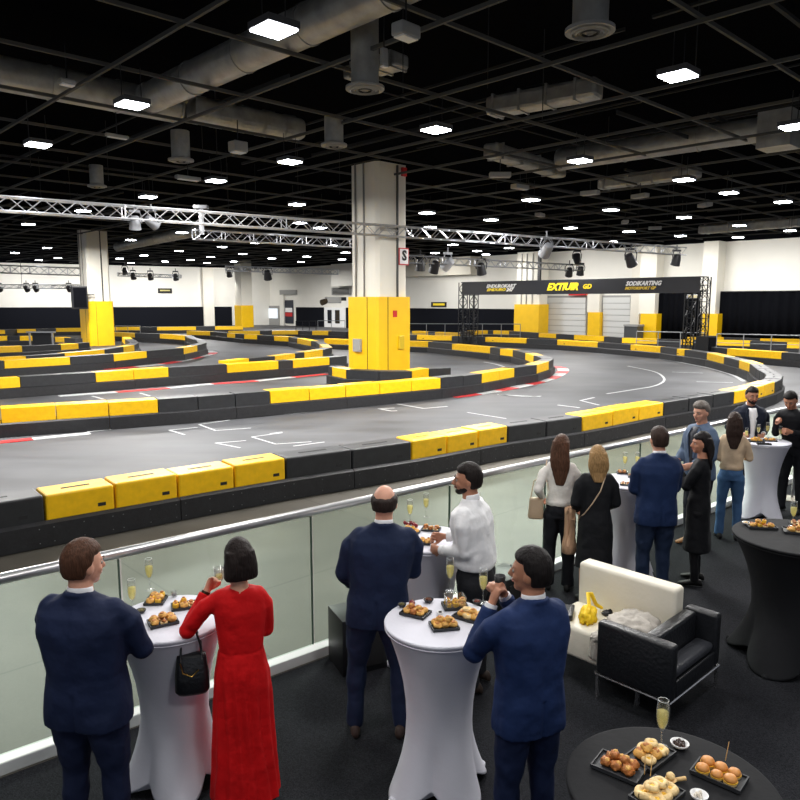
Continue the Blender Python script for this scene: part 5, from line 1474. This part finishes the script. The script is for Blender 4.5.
# table behind
fill(plate(410, 533.5, .12, .15, 70, 'slate plate of cheese beside the balding man'), ['cube', 'puff'], 'on the plate beside the balding man', 1.05, 2)
fill(plate(431, 530, .11, .16, 75, 'slate plate at the back right of the table behind'), ['canape', 'dark'], 'on the back plate of the table behind', .95)
fill(plate(422, 543, .11, .15, 80, 'slate plate by the hand of the man in white shirt'), ['puff', 'cube'], 'on the plate by the white-shirted man', 1.0)
for i, (x, y) in enumerate(((405, 524.5), (408, 526), (411, 525), (414, 526.5), (416, 527.5))): food('grape', on_table(x, y), 'in the cluster on the table behind', 1.5)
# table behind the sofa
fill(plate(628, 485, .10, .16, 70, 'slate plate nearest the blonde woman'), ['canape'], 'on the plate nearest the blonde woman', .95)
fill(plate(634, 477, .10, .13, 75, 'slate plate at the centre of the table behind the sofa'), ['olive', 'canape'], 'on the centre plate of the table behind the sofa', .95)
fill(plate(622, 473.5, .09, .12, 80, 'small slate plate at the back of the table behind the sofa'), ['dark'], 'on the back plate of the table behind the sofa', .9, 0, 2, 2)
# farthest table
fill(plate(756, 441.5, .14, .20, 75, 'slate plate of golden snacks on the farthest white table'), ['puff', 'cube'], 'on the golden snack plate of the farthest table', 1.1, 2, 3, 2)
fill(plate(770, 441, .12, .16, 80, 'slate plate at the right of the farthest white table'), ['canape', 'puff'], 'on the right plate of the farthest table', 1.0, 0)
fill(plate(764, 444.5, .07, .18, 80, 'narrow slate tray at the front rim of the farthest white table'), ['olive'], 'on the narrow tray of the farthest table', 1.0, 0, 3, 1)
# tall black table
fill(plate(761, 527, .14, .24, 82, 'slate plate at the left of the tall black table'), ['puff', 'canape', 'cube'], 'on the left plate of the tall black table', 1.1, 2, 4, 2)
fill(plate(797, 532, .16, .22, 70, 'slate plate at the right edge of the tall black table'), ['puff', 'canape'], 'on the right plate of the tall black table', 1.2, 2, 3, 2)
fill(plate(797, 524.5, .10, .12, 70, 'small slate plate behind the flute on the tall black table'), ['canape'], 'behind the flute on the tall black table', 1.1, 0, 2, 2)
bowl(746, 524.5, .035, 'pale flat dish at the left rim of the tall black table', PALE, CHINA, 5)
# ================= SOFA, ARMCHAIR, BAGS =================
CORN = V((1.916, 4.737, .012)); ang = math.atan2(dR.y, dR.x)
CREAM = mat('cream_leather', (228, 222, 206), .5, bump=.1, scale=30, var=.02)
BLEA = mat('black_leather', (22, 24, 28), .38, bump=.25, scale=40)
CHR = mat('chrome_frame', (170, 170, 172), .25, .9)
def rbox(x0, x1, y0, y1, z0, z1, name, m, par, bev=.03, seg=4):
    mb = MB().box(((x0+x1)/2, (y0+y1)/2, (z0+z1)/2), (x1-x0, y1-y0, z1-z0))
    return mb.build(name, m, par, smooth=True, bevel=bev, seg=seg)
so = thing('cream_sofa', 'cream leather sofa with tall flat back, bags and a jacket on its seat', 'sofa', CORN, ang)
rbox(.60, .76, .27, 1.15, .20, .80, 'backrest', CREAM, so, .035)
rbox(.11, .60, .27, 1.15, .19, .45, 'seat_cushion', CREAM, so, .035)
for x in (.15, .70):
    for y in (.32, 1.10): MB().box((x, y, .095), (.03, .03, .19)).build('leg', CHR, so)
ac = thing('black_armchair', 'boxy black leather armchair on thin chrome frame, open side facing right', 'armchair', CORN, ang)
rbox(0, .10, 0, .60, .21, .63, 'armrest', BLEA, ac, .025)
rbox(.745, .84, 0, .265, .21, .63, 'armrest', BLEA, ac, .025)
rbox(.10, .74, .155, .262, .21, .62, 'backrest', BLEA, ac, .025)
rbox(.10, .74, .0, .16, .21, .34, 'seat_frame', BLEA, ac, .01)
rbox(.105, .735, .01, .155, .345, .42, 'seat_cushion', mat('black_leather_seat', (46, 48, 54), .45, bump=.25, scale=30), ac, .03)
fr = MB()
for a, b in (((0, 0), (.84, 0)), ((.84, 0), (.84, .265)), ((0, 0), (0, .6)), ((0, .6), (.1, .6)), ((.1, .265), (.84, .265))):
    fr.tube([(a[0]+.01 if a[0] == 0 else a[0]-.01, a[1]+.01, .20), (b[0]+.01 if b[0] == 0 else b[0]-.01, b[1], .20)], .010, 6)
fr.build('base_frame', CHR, ac)
for x, y in ((.015, .015), (.825, .015), (.015, .585), (.825, .25)): MB().box((x, y, .1), (.022, .022, .2)).build('leg', CHR, ac)
def loc(x, y, z): return CORN + dR*x + dL*y + V((0, 0, z))
def crumple(name, parent, c, size, m, seed, amp=.25, f=3.5, n=48, rz=0, fold=0):
    mb = MB(); mb.ball((0, 0, 0), (1, 1, 1), n=n, m=n//2)
    Mz = Matrix.Rotation(rz, 3, 'Z')
    for i, v in enumerate(mb.v):
        d = v.normalized(); k = 1+amp*noise.noise(d*f+V((seed, seed*2, 0)))+amp*.6*noise.noise(d*f*2.4+V((0, seed, 1)))
        if fold: k += fold*math.sin(d.x*9+d.y*5+3*noise.noise(d*2))*.5
        p = V((d.x*size[0]*k, d.y*size[1]*k, max(-.35, d.z)*size[2]*k)); mb.v[i] = Mz @ p
    zm = min(v.z for v in mb.v)
    for v in mb.v: v.z -= zm
    o = mb.build(name, m, parent, smooth='all'); o.location = c; return o
JK = mat('grey_jacket_cloth', (178, 172, 164), .85, bump=.5, scale=14); JK2 = mat('jacket_lining', (140, 136, 132), .85)
jk = thing('folded_jacket', 'crumpled light grey jacket lying on the cream sofa seat', 'jacket', loc(.36, .49, .452), ang)
crumple('jacket_body', jk, (0, 0, 0), (.215, .20, .11), JK, 3, .22, 3, fold=.10)
crumple('sleeve', jk, (-.10, .12, .03), (.17, .05, .035), JK, 5, .2, 4, rz=.6, fold=.12)
MB().tube([(.02, -.12, .09), (.12, -.05, .10), (.17, .06, .09), (.14, .15, .07)], .013, 8).build('collar', JK2, jk, smooth='all')
YB = mat('yellow_bag_cloth', (242, 202, 24), .6, bump=.4, scale=16)
yb = thing('yellow_bag', 'bright yellow cloth bag with looped handle on the cream sofa', 'bag', loc(.30, .86, .452), ang+.4)
crumple('bag_body', yb, (0, 0, 0), (.115, .07, .085), YB, 8, .25, 3, fold=.08)
MB().tube([(.06, .0, .10), (.10, .02, .19), (.15, .0, .17), (.16, -.04, .08), (.22, -.08, .03)], [.016, .018, .018, .016, .014], 8).build('handle', YB, yb, smooth='all')
gl = thing('black_gloves', 'small dark crumpled gloves beside the yellow bag', 'gloves', loc(.50, .80, .452)); crumple('glove', gl, (0, 0, 0), (.045, .03, .03), BLEA, 2, .4, 4, 24)
crumple('cuff', gl, (.03, .02, 0), (.02, .02, .03), CURT, 4, .3, 4, 16)
pu = thing('black_clutch', 'black clutch purse lying on the left end of the cream sofa', 'purse', loc(.26, 1.04, .452), ang+.5)
rbox(-.12, .12, -.06, .06, 0, .045, 'body', BLEA, pu, .015); rbox(-.12, .12, -.062, -.02, .02, .05, 'flap', BLEA, pu, .01)
sc_ = thing('hanging_scarf', 'pale grey scarf end hanging over the sofa seat edge by the armchair', 'scarf', loc(.085, .66, .26), ang)
crumple('scarf_end', sc_, (0, 0, 0), (.022, .05, .12), JK, 6, .25, 4, 32, fold=.1); crumple('scarf_fold', sc_, (.07, 0, .165), (.10, .055, .03), JK, 7, .25, 4, 32, fold=.1)
bp_ = thing('black_backpack', 'black backpack standing behind the right end of the cream sofa', 'backpack', loc(.93, .48, 0), ang)
crumple('pack_body', bp_, (0, 0, 0), (.13, .17, .42), mat('backpack_nylon', (26, 28, 34), .5, bump=.3, scale=20), 9, .12, 2.5, fold=.03)
MB().tube([(.02, -.16, .55), (.06, -.22, .48), (.10, -.24, .32), (.10, -.2, .12)], .014, 8).build('shoulder_strap', BLEA, bp_, smooth='all')
MB().tube([(0, -.06, .60), (0, -.03, .66), (0, .03, .66), (0, .06, .60)], .010, 8).build('grab_handle', BLEA, bp_, smooth='all')
# speakers on the floor by the glass
def floor_box(p, rz, lbl, d=(.40, .36, .48)):
    t = thing('floor_monitor', lbl, 'speaker', p, rz)
    rbox(-d[0]/2, d[0]/2, -d[1]/2, d[1]/2, .0, d[2], 'cabinet', BLKMET, t, .012, 2)
    rbox(-d[0]/2+.04, d[0]/2-.04, -d[1]/2-.012, -d[1]/2+.002, .05, d[2]-.06, 'grille', mat('speaker_grille', (14, 14, 16), .8), t, .008, 2)
    rbox(d[0]/2-.002, d[0]/2+.012, -.07, .07, d[2]-.14, d[2]-.08, 'side_handle', SLOT, t, .004, 2)
floor_box(V((-.36, 5.72, .012)), R(25), 'black floor speaker behind the legs of the balding man')
floor_box(V((1.02, 6.62, .012)), R(40), 'black floor speaker behind the man in white shirt', (.36, .34, .46))
# bags carried by people
def bagstrap(o, pts, r, m, nm='strap'): return MB().tube(pts, r, 8).build(nm, m, o, smooth='all')
t, J = people['red']; e = to_world(t, J['E'][-1]); w_ = to_world(t, J['W'][-1]); hp = e.lerp(w_, .22)
hb_ = thing('handbag', 'black leather handbag hanging from the forearm of the woman in red', 'handbag', hp + V((-.01, .0, -.44)), R(15))
mb = MB(); rings = []
for z, a, b in ((0, .085, .045), (.02, .10, .055), (.12, .098, .05), (.22, .085, .028), (.24, .082, .02)): rings.append(sup((0, 0, z), a, b, 28, 3.2))
mb.loft(rings).build('bag_body', BLEA, hb_, smooth='all')
for y in (-.022, .022): bagstrap(hb_, [(-.062, y, .20), (-.055, y*.9, .30), (-.028, y*.7, .40), (0, y*.4, .435), (.028, y*.7, .40), (.055, y*.9, .30), (.062, y, .20)], .0065, BLEA, 'handle')
MB().tube([(-.062, -.05, .21), (-.05, -.056, .15), (0, -.06, .125), (.04, -.056, .16)], .004, 6).build('gold_chain', mat('gold_metal', (200, 160, 80), .3, .9), hb_, smooth='all')
BT = mat('beige_leather', (190, 165, 138), .5, bump=.15, scale=30)
t, J = people['brown']; p = to_world(t, (-.26, .02, .80))
tb_ = thing('tote_bag', 'beige shoulder bag hanging at the left hip of the brown-haired woman', 'handbag', p, R(-10))
MB().loft([sup((0, 0, z), a, b, 24, 4) for z, a, b in ((0, .075, .05), (.02, .085, .055), (.20, .07, .035), (.22, .068, .03))]).build('bag_body', BT, tb_, smooth='all')
sp_ = to_world(t, (-.155, -.02, 1.46)) - p; Mi = Matrix.Rotation(R(10), 3, 'Z')
sp_ = Mi @ sp_
bagstrap(tb_, [(-.06, 0, .20), (-.03, 0, .40), sp_+V((-.015, -.03, -.12)), sp_+V((0, -.01, .02)), sp_+V((.0, .07, -.10)), (.06, .03, .36), (.06, 0, .20)], .006, BT)
t, J = people['blonde']
bs = thing('crossbody_bag', 'thin beige crossbody strap over the back of the blonde woman', 'handbag', (t.location.x, t.location.y, .012), t.rotation_euler.z); k = t.scale[0]
pts = [(.085, .07, 1.475), (.085, -.0, 1.49), (.07, -.085, 1.44), (.02, -.128, 1.30), (-.06, -.130, 1.16), (-.13, -.088, 1.04), (-.175, .0, .96), (-.15, .12, .92)]
MB().tube([V(q)*k for q in pts], .007, 6).build('strap', BT, bs, smooth='all')
MB().loft([sup(V((-.05, .17, z))*k, a, b, 20, 4) for z, a, b in ((.78, .09, .03), (.80, .10, .035), (.94, .10, .03), (.95, .09, .02))]).build('bag_body', BT, bs, smooth='all')
p = to_world(t, (-.255, .10, .52))
bc = thing('beige_coat', 'beige coat carried over the arm of the blonde woman', 'coat', p, t.rotation_euler.z)
bcm = mat('beige_coat_cloth', (190, 152, 122), .8, bump=.5, scale=14)
mb = MB(); rings = []
for z, a, b in ((0, .04, .03), (.02, .068, .055), (.10, .070, .06), (.20, .048, .045), (.32, .045, .04), (.42, .05, .05), (.475, .055, .07), (.49, .03, .05)):
    r_ = sup((0, 0, z), a, b, 28, 2.2); rings.append([q + V((.010*math.sin(9*math.atan2(q.y, q.x)+z*6), .008*math.cos(7*math.atan2(q.y, q.x)), 0)) for q in r_])
mb.loft(rings).build('coat_body', bcm, bc, smooth='all'); MB().tube([(-.02, -.05, .10), (.0, -.065, .22), (.02, -.055, .38)], .016, 8).build('hanging_sleeve', bcm, bc, smooth='all')
st = thing('post_stand', 'grey post on a round base beside the man in black sweater', 'stand', unp(792, 499, .012))
MB().lathe([(0, 0), (.19, 0), (.19, .012), (.03, .03), (.0, .03)], n=28).build('round_base', mat('base_taupe', (120, 108, 98), .5), st, smooth=True)
MB().tube([(0, 0, .03), (0, 0, .95)], .018, 10).build('post', STEEL, st, smooth=True)
MB().lathe([(0, .95), (.15, .95), (.16, .97), (.15, .985), (0, .985)], n=28).build('top_disc', BLKMET, st, smooth=True)

# drinks held in the hands
def held(who, sd, off, lbl, m, dark=False):
    t, J = people[who]; p = to_world(t, J['W'][sd] + (J['W'][sd]-J['E'][sd]).normalized()*off[0] + V(off[1:]))
    g = thing('drinking_glass', lbl, 'glass', p)
    MB().lathe([(0, 0), (.024, 0), (.027, .01), (.030, .075), (.0285, .075), (.025, .008), (0, .006)], n=20).build('tumbler', m, g, smooth='all')
    MB().lathe([(0, .007), (.0245, .008), (.0262, .03), (0, .0305)], n=18).build('drink', DARKF if dark else CHAMP, g, smooth='all')
held('red', -1, (.09, .035, .035, -.03), 'small clear glass held to the mouth of the woman in red', FG)
held('drink', -1, (.10, .03, .03, -.03), 'small dark cup held to the mouth of the man in bright blue', BLKMET, True)
t, J = people['red']; d = (J['W'][-1]-J['E'][-1]).normalized(); q = J['W'][-1]-d*.012
MB().tube([q-d*.010, q+d*.010], [.030, .029], 14).build('bracelet_watch', mat('watch_dark', (60, 44, 30), .3, .6), t, smooth=True)
# ================= CAMERA & LIGHT =================
cam = bpy.data.cameras.new('camera'); co = bpy.data.objects.new('camera', cam); COL.objects.link(co)
co.location = (0, 0, CH); co.rotation_euler = (R(90)-TH, 0, 0)
cam.sensor_width = 36; cam.lens = FPX/800*36; cam.clip_end = 400; SC.camera = co
w = bpy.data.worlds.new('world'); SC.world = w; w.use_nodes = True
w.node_tree.nodes['Background'].inputs[0].default_value = (.85, .9, 1, 1); w.node_tree.nodes['Background'].inputs[1].default_value = .75
def area(p, e, size=1.2, col=(1, .98, .95), rot=(0, 0, 0)):
    l = bpy.data.lights.new('panel_and_fill_lamp', 'AREA'); l.energy = e; l.size = size; l.color = col; l.shape = 'SQUARE'
    o = bpy.data.objects.new('panel_and_fill_lamp', l); COL.objects.link(o); o.location = p; o.rotation_euler = rot
    return o
for x, y in ((-3, 3), (2.5, 3), (0.5, 7), (6, 8), (-3, -1), (3.5, -1)): area((x, y, 6.8), 135)
for x, y in ((-9, 15), (2, 15), (12, 15), (-9, 28), (3, 30), (14, 26), (-26, 28), (-20, 45), (-4, 46), (10, 44), (19, 38), (-34, 50), (-18, 64), (-2, 62), (-26, 76), (-13, 80)): area((x, y, 6.8), 1500, 2.5)  # light of the hall panels; last two added to brighten the far column
area((-5, 20, 6.8), 800, 1.5); area((-18, 42, 6.8), 700, 1.5); area((5, 19, 6.8), 600, 1.5)  # extra lamps added to brighten the central and left columns
for px in (430, 500, 560, 620, 680, 740, 800):
    p = on_right(px, 6.3, 4.5); area(p, 200, 1.5, rot=(R(35), 0, math.atan2(dR.y, dR.x)-R(90)))  # tilted fill lamps added to brighten the right-hand wall
for px in (20, 90, 160, 230):
    p = on_left(px, 6.3, 6); area(p, 520, 2, rot=(R(35), 0, R(30)))  # fill lamps added along the left wall to lift its white
SC.view_settings.view_transform = 'Standard'; SC.view_settings.look = 'None'; SC.view_settings.gamma = 1; SC.view_settings.exposure = 0.0
SC.view_settings.use_curve_mapping = False
SC.cycles.use_denoising = True
SC.cycles.max_bounces = 8; SC.cycles.transparent_max_bounces = 16; SC.cycles.caustics_reflective = False; SC.cycles.caustics_refractive = False
SC.cycles.sample_clamp_indirect = 6
